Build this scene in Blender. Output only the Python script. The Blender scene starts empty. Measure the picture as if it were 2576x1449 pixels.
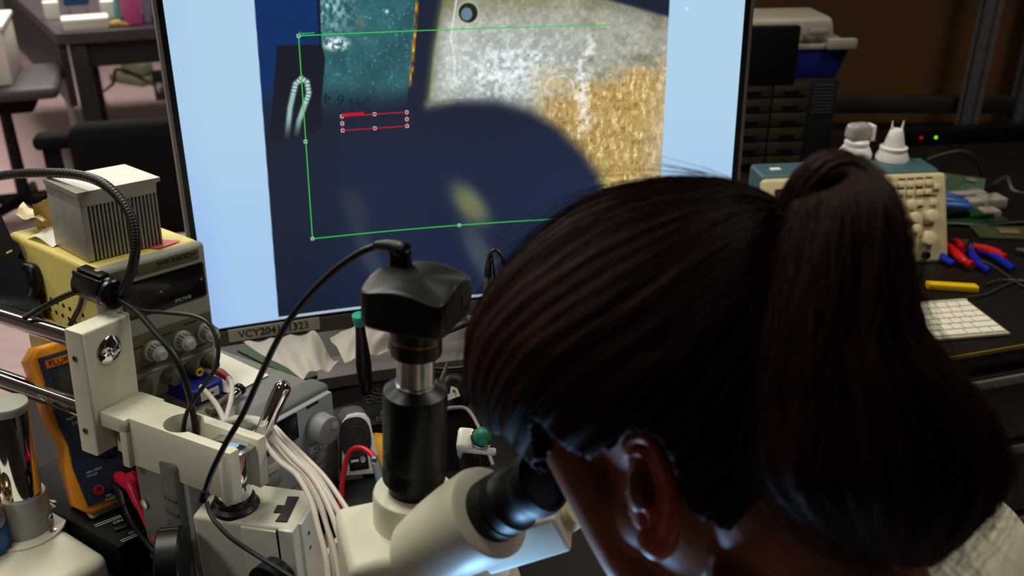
import bpy, bmesh, math, random
import numpy as np
from mathutils import Matrix, Vector
from mathutils.bvhtree import BVHTree
random.seed(7); rng = np.random.default_rng(7)
SC = bpy.context.scene; COL = SC.collection
PI = math.pi
# ------------------------------------------------------------------ camera
F = 2420.0; TH = math.radians(25.8); CAMZ = 1.495
cT, sT = math.cos(TH), math.sin(TH)
O = np.array([0, 0, CAMZ]); AX_R = np.array([1., 0, 0]); AX_U = np.array([0, sT, cT]); AX_D = np.array([0, cT, -sT])
def at(px, py, t):            # point seen at (px, py) of the survey photo, t metres in front of the lens plane
    return O + (AX_R*(px-1288)/F - AX_U*(py-724.5)/F + AX_D)*t
def atz(px, py, z):
    r = AX_R*(px-1288)/F - AX_U*(py-724.5)/F + AX_D
    return O + r*((z-CAMZ)/r[2])
def ats(pts): return [at(*p) for p in pts]
def rz(a): return np.array([[math.cos(a), -math.sin(a), 0], [math.sin(a), math.cos(a), 0], [0, 0, 1.]])
def rx(a): return np.array([[1., 0, 0], [0, math.cos(a), -math.sin(a)], [0, math.sin(a), math.cos(a)]])
def ry(a): return np.array([[math.cos(a), 0, math.sin(a)], [0, 1., 0], [-math.sin(a), 0, math.cos(a)]])
def unit(v): v = np.asarray(v, float); return v/np.linalg.norm(v)
def axes(z, x=(1, 0, 0)):
    z = unit(z); x = np.asarray(x, float); x = x - z*(x@z)
    if np.linalg.norm(x) < 1e-6: x = np.array([0, 1., 0]) - z*z[1]
    x = unit(x); return np.stack([x, np.cross(z, x), z], 1)
# ------------------------------------------------------------------ materials
def s2l(c):
    return tuple((v/12.92 if v <= .04045 else ((v+.055)/1.055)**2.4) for v in c)
MATS = {}
def mat(name, rgb, rough=.5, metal=0., var=.06, scale=40., bump=0., bscale=300., emit=None, estr=1., trans=0., coat=0., sss=0., spec=.5, stretch=None):
    if name in MATS: return MATS[name]
    m = bpy.data.materials.new(name); m.use_nodes = True; nt = m.node_tree; N = nt.nodes; L = nt.links
    b = N['Principled BSDF']; col = s2l([v/255 for v in rgb])
    b.inputs['Roughness'].default_value = rough; b.inputs['Metallic'].default_value = metal
    b.inputs['Specular IOR Level'].default_value = spec
    if trans: b.inputs['Transmission Weight'].default_value = trans
    if coat: b.inputs['Coat Weight'].default_value = coat
    if sss:
        b.inputs['Subsurface Weight'].default_value = sss; b.inputs['Subsurface Radius'].default_value = (.012, .004, .002); b.inputs['Subsurface Scale'].default_value = 1.
    tc = N.new('ShaderNodeTexCoord'); no = N.new('ShaderNodeTexNoise'); no.inputs['Scale'].default_value = scale; no.inputs['Detail'].default_value = 4
    src = tc.outputs['Object']
    if stretch:
        mp = N.new('ShaderNodeMapping'); mp.inputs['Scale'].default_value = stretch; L.new(src, mp.inputs['Vector']); src = mp.outputs['Vector']
    L.new(src, no.inputs['Vector'])
    rp = N.new('ShaderNodeValToRGB')
    rp.color_ramp.elements[0].position = .3; rp.color_ramp.elements[1].position = .7
    rp.color_ramp.elements[0].color = tuple(max(0, c*(1-var)) for c in col)+(1,)
    rp.color_ramp.elements[1].color = tuple(min(1, c*(1+var)) for c in col)+(1,)
    L.new(no.outputs['Fac'], rp.inputs['Fac']); L.new(rp.outputs['Color'], b.inputs['Base Color'])
    if bump:
        n2 = N.new('ShaderNodeTexNoise'); n2.inputs['Scale'].default_value = bscale; L.new(src, n2.inputs['Vector'])
        bp = N.new('ShaderNodeBump'); bp.inputs['Strength'].default_value = bump; bp.inputs['Distance'].default_value = .001
        L.new(n2.outputs['Fac'], bp.inputs['Height']); L.new(bp.outputs['Normal'], b.inputs['Normal'])
    if emit:
        b.inputs['Emission Color'].default_value = s2l([v/255 for v in emit])+(1,); b.inputs['Emission Strength'].default_value = estr
    MATS[name] = m; return m
def emat(name, rgb, strength=1.):
    if name in MATS: return MATS[name]
    m = bpy.data.materials.new(name); m.use_nodes = True; nt = m.node_tree
    nt.nodes.remove(nt.nodes['Principled BSDF']); e = nt.nodes.new('ShaderNodeEmission')
    e.inputs['Color'].default_value = s2l([v/255 for v in rgb])+(1,); e.inputs['Strength'].default_value = strength
    nt.links.new(e.outputs[0], nt.nodes['Material Output'].inputs['Surface']); MATS[name] = m; return m
# ------------------------------------------------------------------ geometry collector
class G:
    def __init__(s): s.v = []; s.f = []; s.mi = []; s.cur = 0
    def add(s, verts, faces, M=None, o=None):
        n = len(s.v)
        for p in verts:
            p = np.asarray(p, float)
            if M is not None: p = np.asarray(M)@p
            if o is not None: p = p + np.asarray(o)
            s.v.append(tuple(p))
        for q in faces: s.f.append(tuple(i+n for i in q)); s.mi.append(s.cur)
        return s
    def bm(s, bm, M=None, o=None):
        bm.verts.ensure_lookup_table(); bm.verts.index_update()
        vs = [tuple(v.co) for v in bm.verts]; fs = [[v.index for v in f.verts] for f in bm.faces]; bm.free()
        return s.add(vs, fs, M, o)
    def box(s, x0, x1, y0, y1, z0, z1, bev=0., seg=2, M=None, o=None, taper=None):
        bm = bmesh.new(); bmesh.ops.create_cube(bm, size=1.)
        for v in bm.verts:
            v.co = (x0+(v.co.x+.5)*(x1-x0), y0+(v.co.y+.5)*(y1-y0), z0+(v.co.z+.5)*(z1-z0))
        if taper:
            for v in bm.verts:
                if v.co.z > (z0+z1)/2:
                    v.co.x = (x0+x1)/2+(v.co.x-(x0+x1)/2)*taper[0]; v.co.y = (y0+y1)/2+(v.co.y-(y0+y1)/2)*taper[1]
        if bev: bmesh.ops.bevel(bm, geom=bm.edges[:], offset=bev, segments=seg, profile=.5, affect='EDGES')
        return s.bm(bm, M, o)
    def lathe(s, prof, n=40, M=None, o=None, cap=True, sy=1.):
        vs = []; fs = []; k = len(prof)
        for (r, z) in prof:
            for i in range(n):
                a = 2*PI*i/n; vs.append((r*math.cos(a), sy*r*math.sin(a), z))
        for j in range(k-1):
            for i in range(n):
                i2 = (i+1) % n; fs.append((j*n+i, j*n+i2, (j+1)*n+i2, (j+1)*n+i))
        if cap:
            fs.append(tuple(range(n))[::-1]); fs.append(tuple((k-1)*n+i for i in range(n)))
        return s.add(vs, fs, M, o)
    def cyl(s, p0, p1, r0, r1=None, n=28, bev=0., cap=True):
        p0 = np.asarray(p0, float); p1 = np.asarray(p1, float); h = np.linalg.norm(p1-p0); r1 = r0 if r1 is None else r1
        pr = [(r0, 0), (r1, h)] if not bev else [(max(r0-bev, 1e-5), 0), (r0-bev*.3, bev*.3), (r0, bev), (r1, h-bev), (r1-bev*.3, h-bev*.3), (max(r1-bev, 1e-5), h)]
        return s.lathe(pr, n, axes(p1-p0), p0, cap)
    def tube(s, pts, r, n=10, sub=6, cap=True):
        P = catmull(pts, sub); k = len(P)
        R = np.interp(np.linspace(0, 1, k), np.linspace(0, 1, len(r)), r) if hasattr(r, '__len__') else np.full(k, r)
        T = np.gradient(P, axis=0); T /= np.linalg.norm(T, axis=1, keepdims=True)+1e-12
        A = axes(T[0])[:, 0]; vs = []; fs = []
        for i in range(k):
            A = A - T[i]*(A@T[i]); A /= np.linalg.norm(A)+1e-12; B = np.cross(T[i], A)
            for j in range(n):
                a = 2*PI*j/n; vs.append(P[i]+R[i]*(math.cos(a)*A+math.sin(a)*B))
        for i in range(k-1):
            for j in range(n):
                j2 = (j+1) % n; fs.append((i*n+j, i*n+j2, (i+1)*n+j2, (i+1)*n+j))
        if cap: fs.append(tuple(range(n))[::-1]); fs.append(tuple((k-1)*n+j for j in range(n)))
        return s.add(vs, fs)
    def prism(s, poly, z0, z1, bev=0., M=None, o=None, seg=2):
        bm = bmesh.new(); vs = [bm.verts.new((p[0], p[1], z0)) for p in poly]; f = bm.faces.new(vs)
        r = bmesh.ops.extrude_face_region(bm, geom=[f])
        for v in r['geom']:
            if isinstance(v, bmesh.types.BMVert): v.co.z = z1
        bmesh.ops.recalc_face_normals(bm, faces=bm.faces)
        if bev:
            eds = [e for e in bm.edges if abs(e.verts[0].co.z-e.verts[1].co.z) < 1e-7]
            bmesh.ops.bevel(bm, geom=eds, offset=bev, segments=seg, profile=.5, affect='EDGES')
        bmesh.ops.triangulate(bm, faces=[f for f in bm.faces if len(f.verts) > 4])
        return s.bm(bm, M, o)
    def grid(s, fn, nu, nv):
        vs = [fn(i/nu, j/nv) for j in range(nv+1) for i in range(nu+1)]
        fs = [(j*(nu+1)+i, j*(nu+1)+i+1, (j+1)*(nu+1)+i+1, (j+1)*(nu+1)+i) for j in range(nv) for i in range(nu)]
        return s.add(vs, fs)
    def ell(s, c, r, M=None, n=24):
        pr = [(max(math.sin(PI*i/n), 1e-4), -math.cos(PI*i/n)) for i in range(n+1)]
        MM = np.diag(r) if M is None else np.asarray(M)@np.diag(r)
        return s.lathe(pr, n*2, MM, c)
    def torus(s, c, R, r, M=None, n=40, m=12, sy=1.):
        vs = []; fs = []
        for i in range(n):
            a = 2*PI*i/n
            for j in range(m):
                b = 2*PI*j/m; q = R+r*math.cos(b); vs.append((q*math.cos(a), sy*q*math.sin(a), r*math.sin(b)))
        for i in range(n):
            for j in range(m): fs.append((i*m+j, ((i+1) % n)*m+j, ((i+1) % n)*m+(j+1) % m, i*m+(j+1) % m))
        return s.add(vs, fs, M, c)
    def mesh(s, name, angle=35):
        me = bpy.data.meshes.new(name); me.from_pydata(s.v, [], s.f)
        bm = bmesh.new(); bm.from_mesh(me); bmesh.ops.recalc_face_normals(bm, faces=bm.faces); bm.to_mesh(me); bm.free()
        if any(s.mi): me.polygons.foreach_set('material_index', s.mi)
        me.polygons.foreach_set('use_smooth', [True]*len(me.polygons)); me.set_sharp_from_angle(angle=math.radians(angle)); me.update()
        return me
    def build(s, name, m, parent=None, label=None, angle=35, stuff=False):
        me = s.mesh(name, angle)
        for q in (m if isinstance(m, (list, tuple)) else [m]): me.materials.append(q)
        o = bpy.data.objects.new(name, me); COL.objects.link(o)
        if parent is not None: o.parent = parent
        if label: o['label'] = label
        if stuff: o['kind'] = 'stuff'
        return o
def catmull(pts, sub):
    P = np.asarray(pts, float)
    if len(P) < 3 or sub <= 1: 
        return P
    Q = np.vstack([2*P[0]-P[1], P, 2*P[-1]-P[-2]]); out = []
    for i in range(1, len(Q)-2):
        for k in range(sub):
            t = k/sub; a, b, c, d = Q[i-1], Q[i], Q[i+1], Q[i+2]
            out.append(.5*((2*b)+(c-a)*t+(2*a-5*b+4*c-d)*t*t+(-a+3*b-3*c+d)*t**3))
    out.append(P[-1]); return np.array(out)
def tag(o, label, cat, group=None):
    o['label'] = label; o['category'] = cat
    if group: o['group'] = group
    return o
def thing(name, label, cat, loc=(0, 0, 0), M=None, group=None):
    o = bpy.data.objects.new(name, None); COL.objects.link(o); o.empty_display_size = .02
    R = Matrix(np.asarray(M).tolist()) if M is not None else Matrix.Identity(3)
    o.matrix_world = Matrix.Translation(Vector([float(x) for x in loc])) @ R.to_4x4()
    return tag(o, label, cat, group)
def solo(g, name, m, label, cat, group=None, angle=35):   # a thing that is a single mesh, origin moved to its base
    c = np.array(g.v); o3 = np.array([c[:, 0].mean(), c[:, 1].mean(), c[:, 2].min()])
    g.v = [tuple(np.array(p)-o3) for p in g.v]
    o = g.build(name, m, angle=angle); o.location = o3; return tag(o, label, cat, group)
def struct(g, name, m):
    o = g.build(name, m); o['kind'] = 'structure'; return o
def text(body, size, M, o, m, parent, name='lettering', align='CENTER', extr=.0002, sx=1.):
    cu = bpy.data.curves.new(name, 'FONT'); cu.body = body; cu.size = size; cu.align_x = align; cu.align_y = 'CENTER'; cu.extrude = extr; cu.resolution_u = 3
    tmp = bpy.data.objects.new('t', cu); COL.objects.link(tmp); bpy.context.view_layer.update()
    me = bpy.data.meshes.new_from_object(tmp.evaluated_get(bpy.context.evaluated_depsgraph_get())); COL.objects.unlink(tmp); bpy.data.objects.remove(tmp); bpy.data.curves.remove(cu)
    me.name = name; me.materials.clear(); me.materials.append(m)
    ob = bpy.data.objects.new(name, me); COL.objects.link(ob); ob.parent = parent
    MM = np.asarray(M)@np.diag([sx, 1, 1]); ob.matrix_local = Matrix.Translation(Vector([float(x) for x in o])) @ Matrix(MM.tolist()).to_4x4()
    return ob
FRONT = np.array([[1., 0, 0], [0, 0, -1], [0, 1, 0]])  # text facing -y (x right, y->z)
FLAT = np.eye(3)
def remesh(g, voxel, it=3):
    me = bpy.data.meshes.new('tmp'); me.from_pydata(g.v, [], g.f)
    bm = bmesh.new(); bm.from_mesh(me); bmesh.ops.recalc_face_normals(bm, faces=bm.faces); bm.to_mesh(me); bm.free()
    ob = bpy.data.objects.new('tmp', me); COL.objects.link(ob)
    md = ob.modifiers.new('r', 'REMESH'); md.mode = 'VOXEL'; md.voxel_size = voxel; md.use_smooth_shade = True
    if it:
        s2 = ob.modifiers.new('s', 'SMOOTH'); s2.iterations = it; s2.factor = .5
    bpy.context.view_layer.update()
    out = bpy.data.meshes.new_from_object(ob.evaluated_get(bpy.context.evaluated_depsgraph_get()))
    bpy.data.objects.remove(ob); out.polygons.foreach_set('use_smooth', [True]*len(out.polygons)); return out
def meshobj(me, name, m, parent=None):
    me.name = name; me.materials.clear(); me.materials.append(m); o = bpy.data.objects.new(name, me); COL.objects.link(o)
    if parent is not None: o.parent = parent
    return o
def cable(name, pts, r, m, label, cat='cable', group=None, n=10, sub=8):
    g = G().tube(pts, r, n, sub); return solo(g, name, m, label, cat, group)
# palette
WHITE = mat('cream_enamel', (226, 222, 205), .42, var=.02, bump=.05, bscale=900)
WHITE2 = mat('cream_plastic', (222, 219, 205), .35, var=.02)
CHROME = mat('chrome', (225, 225, 228), .06, 1., var=.01)
STEEL = mat('brushed_steel', (190, 190, 192), .28, 1., var=.08, scale=200)
BLACKP = mat('black_plastic', (10, 9, 10), .4, var=.15, spec=.3)
BLACKM = mat('black_anodised', (10, 9, 11), .36, .0, var=.1, bump=.04, spec=.3)
RUBBER = mat('black_rubber', (8, 8, 9), .5, var=.15, spec=.3)
CABLE = mat('cable_black', (13, 12, 13), .42, var=.1)
CABLEG = mat('cable_grey', (52, 52, 54), .45)
CABLEW = mat('cable_white', (206, 196, 190), .4, var=.03)
LETW = mat('white_print', (205, 205, 205), .6); LETK = mat('black_print', (18, 18, 20), .6); LETY = mat('gold_print', (120, 85, 40), .5)
PAPER = mat('paper', (236, 232, 222), .8, var=.03, bump=.2, bscale=120)
GREYP = mat('instrument_grey', (128, 126, 118), .5, var=.03, bump=.08, bscale=700)
# ================================================================== ROOM
FLOOR = mat('vinyl_floor', (176, 150, 150), .45, var=.08, scale=3., stretch=(1, 6, 1))
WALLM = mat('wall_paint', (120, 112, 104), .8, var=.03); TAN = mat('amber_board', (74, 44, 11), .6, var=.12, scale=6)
struct(G().box(-4, 4, -1.2, 7.2, -.05, 0), 'floor', FLOOR)
struct(G().box(-4, 4, -1.2, 7.2, 2.8, 2.85), 'ceiling', mat('ceiling_paint', (150, 148, 142), .85))
struct(G().box(-4, 4, 7.2, 7.25, 0, 2.8), 'wall_far', WALLM)
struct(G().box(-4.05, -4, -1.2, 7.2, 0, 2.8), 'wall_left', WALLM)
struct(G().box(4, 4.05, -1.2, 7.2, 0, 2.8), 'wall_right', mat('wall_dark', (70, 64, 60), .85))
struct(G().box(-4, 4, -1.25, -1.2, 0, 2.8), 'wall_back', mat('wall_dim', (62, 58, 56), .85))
struct(G().box(.12, 3.2, 2.62, 2.66, 0, 2.8), 'wall_bench', TAN)
# ================================================================== WORKBENCH (one L-shaped top)
LAM = mat('bench_laminate', (24, 17, 14), .5, var=.2, scale=14, spec=.2)
W = thing('workbench', 'black L-shaped workbench with a dark laminate top and drawer unit', 'workbench', (0, 0, 0))
poly = [(-.299, -.037), (.405, 1.2155), (1.7, 1.608), (1.7, 2.6), (.13, 2.6), (-.343, 1.8235), (-1.127, .4285)]
G().prism(poly, .72, .75, .003).build('worktop', LAM, W)
e0, e1 = np.array([.405, 1.2155, 0]), np.array([1.7, 1.608, 0]); ed = unit(e1-e0); en = np.array([ed[1], -ed[0], 0])
Mb = np.stack([ed, -en, [0, 0, 1]], 1)
G().box(.005, 1.34, -.0035, -.0002, .743, .749, M=Mb, o=e0).build('edge_band', mat('edge_band_brass', (112, 96, 28), .35, var=.1), W, 'brass coloured edge strip')
DRK = mat('drawer_black', (20, 19, 22), .45); STRP = mat('drawer_rail', (120, 116, 110), .45)
for k, (z0, z1) in enumerate([(.565, .70), (.40, .555), (.10, .39)]):
    d = G().box(.12, 1.2, -.004, .02, z0, z1, .003, M=Mb, o=e0).build('drawer', DRK, W)
    G().box(.13, 1.19, -.012, -.005, z1-.018, z1-.002, .002, M=Mb, o=e0).build('drawer_pull', STRP, d, 'grey full width pull')
for (x, y) in [(-.27, .06), (-1.05, .44), (-.36, 1.72), (.22, 2.5), (1.62, 2.5), (1.62, 1.68), (.38, 1.3)]:
    G().box(x-.025, x+.025, y-.025, y+.025, 0, .72, .003).build('leg', DRK, W)
# ================================================================== FAR LEFT OF THE ROOM
BLKT = mat('table_black', (34, 30, 33), .45, var=.1)
o = np.array([-1.793, 3.836, 0]); Mt = rz(math.atan2(.144, .378))
T = thing('side_table', 'black work table in the back of the room with boxes and a binder on it', 'table', o, Mt)
G().prism([(0, 0), (1.5, 0), (1.5, 1.5), (-.34, 1.6)], .705, .75, .004).build('tabletop', mat('tabletop_grey', (74, 64, 70), .35), T)
G().prism([(.0, .03), (.03, .03), (-.30, 1.58), (-.335, 1.58)], .45, .705, .002).build('side_panel', BLKT, T)
for (x, y) in [(.07, .05), (.07, .74), (.62, .05), (.62, .74), (1.42, .05), (1.42, .74)]:
    G().box(x-.032, x+.032, y-.03, y+.03, 0, .705, .003).build('leg', BLKT, T)
G().box(.1, 1.4, .05, .09, .60, .70).build('apron', BLKT, T)
G().box(.33, .62, .04, .5, .44, .47, .004).build('lower_shelf', BLKT, T)
G().box(.0, .66, .02, .06, .05, .09).build('foot_rail', BLKT, T)
def on(x, y, z=.75): return o + Mt@np.array([x, y, 0]) + np.array([0, 0, z])
WB = mat('white_box', (240, 238, 230), .5, var=.02); WB2 = mat('white_box_side', (222, 214, 205), .6, var=.03)
b = thing('white_box', 'flat white box lying on the front corner of the black side table', 'box', on(.03, .03), Mt@rz(.05), 'white boxes on the side table')
G().box(0, .17, 0, .10, 0, .028, .003).build('tray', WB2, b); G().box(-.003, .173, -.003, .103, .028, .045, .003).build('lid', WB, b)
b = thing('white_box', 'small white carton at the back of the side table, farther from the binder', 'box', on(-.05, .33), Mt@rz(.1), 'white boxes on the side table')
G().box(0, .06, 0, .06, 0, .07, .003).build('carton', WB, b); G().box(0, .06, .025, .035, .07, .0705).build('tape', WB2, b)
b = thing('white_box', 'small white carton standing beside the pink binder on the side table', 'box', on(.17, .28), Mt@rz(-.1), 'white boxes on the side table')
G().box(0, .055, 0, .05, 0, .07, .003).build('carton', WB, b); G().box(0, .055, .02, .03, .07, .0705).build('tape', WB2, b)
b = thing('bench_vise', 'blue bench tool on two grey legs on the side table', 'tool', on(.03, .3), Mt)
G().box(0, .10, 0, .06, .055, .11, .008).build('body', mat('tool_blue', (20, 75, 120), .5), b)
for x in (.015, .085): G().cyl((x, .03, 0), (x, .03, .06), .006).build('leg', STEEL, b)
b = thing('pink_binder', 'bright pink binder standing upright on the side table', 'binder', on(.255, .1), Mt)
G().box(0, .075, 0, .22, 0, .28, .004).build('cover', mat('pink_card', (214, 92, 160), .5, var=.03), b); G().box(.004, .071, .006, .218, .004, .281).build('pages', WB, b)
solo(G().box(0, .018, 0, .2, 0, .27, .002, M=Mt, o=on(.23, .1)), 'teal_folder', mat('teal_card', (110, 178, 184), .5), 'thin teal folder standing beside the pink binder', 'folder')
solo(G().box(0, .03, 0, .2, 0, .26, .002, M=Mt, o=on(.335, .12)), 'lilac_folder', mat('lilac_card', (160, 140, 175), .5), 'pale lilac folder between the pink binder and the blue framed box', 'folder')
b = thing('parts_box', 'blue framed box with a pale paper label on the side table', 'box', on(.37, .07), Mt)
G().box(0, .22, 0, .2, 0, .22, .006).build('shell', mat('box_blue', (52, 62, 130), .5), b)
lb = G().box(.02, .2, -.003, -.0005, .025, .2).build('paper_label', mat('box_label', (208, 198, 188), .7), b)
g = G()
for x in (.035, .10, .15):
    for z in (.05, .085, .13, .17): g.box(x, x+.03, -.0042, -.0032, z, z+.008)
g.build('printed_marks', mat('brown_print', (120, 100, 88), .7), lb)
solo(G().tube([on(.185, .06, .758), on(.23, .05, .766), on(.275, .045, .758)], [.008, .014, .005], 10, 6), 'yellow_tape_roll', mat('yellow_rag', (196, 160, 70), .6), 'crumpled yellow strip lying beside the flat white box', 'rag')
g = G(); 
for k in range(6): g.box(.34+.03*k, .365+.03*k, .06, .12, .47, .50+.012*(k % 3), .004, M=Mt@rz(.0), o=o)
solo(g, 'power_strip', mat('dirty_white', (190, 176, 172), .6), 'dirty white power strip with plugs on the shelf under the side table', 'power strip')
solo(G().box(-.016, .016, -.01, .01, 0, .47, .002, M=ry(-.06)@rz(.2), o=at(172, 205, 4.55)*[1, 1, 0]+[0, 0, 0.02]), 'white_plank', WB2, 'narrow white board leaning under the side table', 'board')
g = G().box(-.15, .15, -.09, .09, 0, .05, .01, M=rz(-.5), o=atz(345, 205, 0)).box(-.08, .12, -.05, .05, .05, .13, .02, M=rz(-.5), o=atz(345, 205, 0))
solo(g, 'floor_scale', mat('olive_plastic', (96, 98, 76), .6), 'olive grey floor case lying on the mauve floor behind the side table leg', 'case')
solo(G().tube([atz(255, 238, .0)+[0, 0, .01], at(285, 210, 4.6), at(303, 175, 4.2), on(.42, -.03, .46)], .007, 8), 'brown_cable', mat('brown_rubber', (92, 72, 60), .6), 'brown cable hanging from the side table shelf down to the floor', 'cable')
# office chair carrying white boxes
CH = mat('chair_black', (13, 11, 12), .85, spec=.15, var=.15, bump=.3, bscale=200)
def office_chair(pos, yaw, label, back=True, seatz=.46):
    c = thing('office_stool', label, 'stool', pos, rz(yaw))
    G().box(-.23, .23, -.23, .23, seatz-.05, seatz, .024, 3).build('seat', mat('seat_grey', (62, 54, 56), .6), c)
    G().box(-.12, .12, -.16, .16, seatz-.11, seatz-.05, .01, taper=(1.3, 1.2)).build('tilt_mechanism', CH, c)
    G().cyl((0, 0, .08), (0, 0, seatz-.1), .026, .022).build('pole', BLACKP, c)
    for k in range(5):
        a = 2*PI*k/5+.3; l = G().tube([(0, 0, .10), (.15*math.cos(a), .15*math.sin(a), .09), (.29*math.cos(a), .29*math.sin(a), .065)], [.026, .02, .014], 8).build('base_spoke', BLACKP, c)
        G().cyl((.29*math.cos(a)-.012, .29*math.sin(a), .028), (.29*math.cos(a)+.012, .29*math.sin(a), .028), .028).build('caster', BLACKP, l)
    if back:
        G().box(.21, .25, -.22, .22, seatz+.08, seatz+.52, .018, 3).build('backrest', CH, c)
        G().tube([(.0, 0, seatz-.07), (.24, 0, seatz-.05), (.262, 0, seatz+.12), (.262, 0, seatz+.35)], .018, 8).build('back_bar', BLACKP, c)
    return c
pc = at(100, 190, 3.75); pc[2] = 0; pc[0] -= .17
office_chair(pc, .35, 'black office stool carrying stacked white storage boxes beside the side table', False, .60)
bx = thing('storage_box', 'large white storage box sitting on the black office stool seat', 'box', (pc[0]-.07, pc[1]+.0, .601), rz(.35), 'white storage boxes on the stool')
G().box(-.14, .14, -.18, .18, 0, .20, .006).build('tub', mat('tub_white', (222, 212, 204), .6), bx); G().box(-.146, .146, -.186, .186, .20, .22, .005).build('lid', WB, bx)
bx = thing('storage_box', 'second white storage box, topmost on the black office stool', 'box', (pc[0]-.10, pc[1]+.01, .822), rz(.42), 'white storage boxes on the stool')
G().box(-.13, .13, -.16, .16, 0, .15, .006).build('tub', mat('tub_white', (222, 212, 204), .6), bx); G().box(-.136, .136, -.166, .166, .15, .17, .005).build('lid', WB, bx)
pc2 = at(300, 420, 3.05); pc2[2] = 0
c2 = thing('lounge_chair', 'low black padded chair with a broad rounded back behind the silver heat sink', 'chair', pc2, rz(.25))
G().box(-.13, .27, -.06, .04, .28, .665, .045, 4).build('backrest', CH, c2)
G().box(-.20, .27, .02, .48, .30, .37, .03, 3).build('seat', CH, c2)
G().box(-.235, -.10, -.02, .06, .585, .63, .018, 3).build('armrest', CH, c2); G().box(-.215, -.165, .0, .04, .05, .59, .008).build('armrest_post', BLACKP, c2)
G().cyl((0, .24, .07), (0, .24, .31), .03).build('pole', BLACKP, c2)
for k in range(5):
    a = 2*PI*k/5; G().tube([(0, .24, .09), (.15*math.cos(a), .24+.15*math.sin(a), .07), (.3*math.cos(a), .24+.3*math.sin(a), .02)], [.026, .02, .018], 8).build('base_spoke', BLACKP, c2)
# ================================================================== BACK OF THE BENCH, RIGHT
ALU = mat('aluminium_extrusion', (80, 77, 81), .45, .2, var=.1)
SH = thing('bench_frame', 'aluminium extrusion frame with posts carrying an added shade board over the bench', 'shelving', (0, 0, 0))
pA, pB = atz(2424, 345, .75), atz(2553, 330, .75)
extr = [(-.02, -.02), (-.006, -.02), (-.006, -.012), (.006, -.012), (.006, -.02), (.02, -.02), (.02, -.006), (.012, -.006), (.012, .006), (.02, .006), (.02, .02), (.006, .02), (.006, .012), (-.006, .012), (-.006, .02), (-.02, .02), (-.02, .006), (-.012, .006), (-.012, -.006), (-.02, -.006)]
for p in (pA, pB, np.array([.35, 2.5, .75])):
    G().prism(extr, 0, .95, M=rz(.12), o=p).build('post', ALU, SH)
G().box(.22, 1.72, 2.3, 2.60, 1.58, 1.61, .003).build('shade_board', mat('shade_board_dark', (40, 34, 32), .6), SH)  # unseen board, added to keep the back of the bench in shade
G().box(.36, 1.72, 2.50, 2.54, .80, .84, .002).build('cross_rail', mat('rail_black', (12, 11, 12), .6), SH)
# power strip with two indicator lights on the rail
pr = atz(2310, 352, .80); Mr = rz(.12)
R_ = thing('rack_strip', 'black socket strip with a red and a green indicator light behind the oscilloscope', 'socket strip', (1.052, 2.40, .751), Mr)
G().box(-.08, .3, -.02, .02, 0, .04, .003).build('housing', BLACKP, R_)
q = (at(2308, 344, 2.55)-np.array([pr[0], 2.42, .751])); 
G().ell((-.010, -.021, .020), (.004, .002, .004), n=8).build('red_light', mat('led_red', (120, 12, 8), .4, emit=(200, 20, 12), estr=.7), R_, 'dim red indicator light')
G().ell((.030, -.021, .020), (.004, .002, .004), n=8).build('green_light', mat('led_green', (60, 160, 10), .4, emit=(120, 230, 30), estr=1.4), R_, 'bright green indicator light')
# parts cabinet
Mc = rz(.10); oc = np.array([.505, 2.17, .751])
CB = thing('parts_cabinet', 'dark small parts drawer cabinet standing behind the monitor and oscilloscope', 'cabinet', oc, Mc)
G().box(0, .25, .004, .17, 0, .215, .003).build('carcass', mat('cabinet_black', (24, 22, 24), .5), CB)
for r in range(6):
    for c in range(2):
        d = G().box(.006+.088*c, .09+.088*c, -.004, .003, .006+.0345*r, .036+.0345*r, .002).build('drawer', mat('smoky_drawer', (52, 44, 34), .3, var=.2), CB)
        G().box(.03+.088*c, .065+.088*c, -.009, -.004, .016+.0345*r, .021+.0345*r, .001).build('pull', BLACKP, d)
g = G()
for k in range(9): g.box(.190, .24, .0015, .0035, .20-.008*k, .2025-.008*k)
g.build('printed_list', mat('faint_print', (60, 56, 60), .7), CB)
TB = thing('toolbox', 'blue plastic toolbox with a white lid on top of the parts cabinet', 'toolbox', oc+[.01, .02, .2155], Mc)
G().box(-.02, .235, 0, .15, 0, .068, .004, taper=(1.16, 1.1)).build('tray', mat('toolbox_blue', (22, 36, 130), .4), TB)
lid = G().box(-.045, .262, -.012, .16, .066, .078, .003).box(-.03, .222, .0, .15, .076, .135, .012, 3, taper=(.93, .9)).build('lid', mat('toolbox_white', (150, 141, 132), .45), TB)
G().box(.195, .262, -.028, -.010, .068, .092, .004).build('latch', mat('toolbox_white', (150, 141, 132), .45), TB)
G().box(.15, .20, -.016, -.008, .098, .118, .006).build('catch', mat('toolbox_white', (150, 141, 132), .45), TB)
G().box(-.012, .128, -.024, .0, -.012, .122, .004).build('front_panel', BLACKP, TB)
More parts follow.
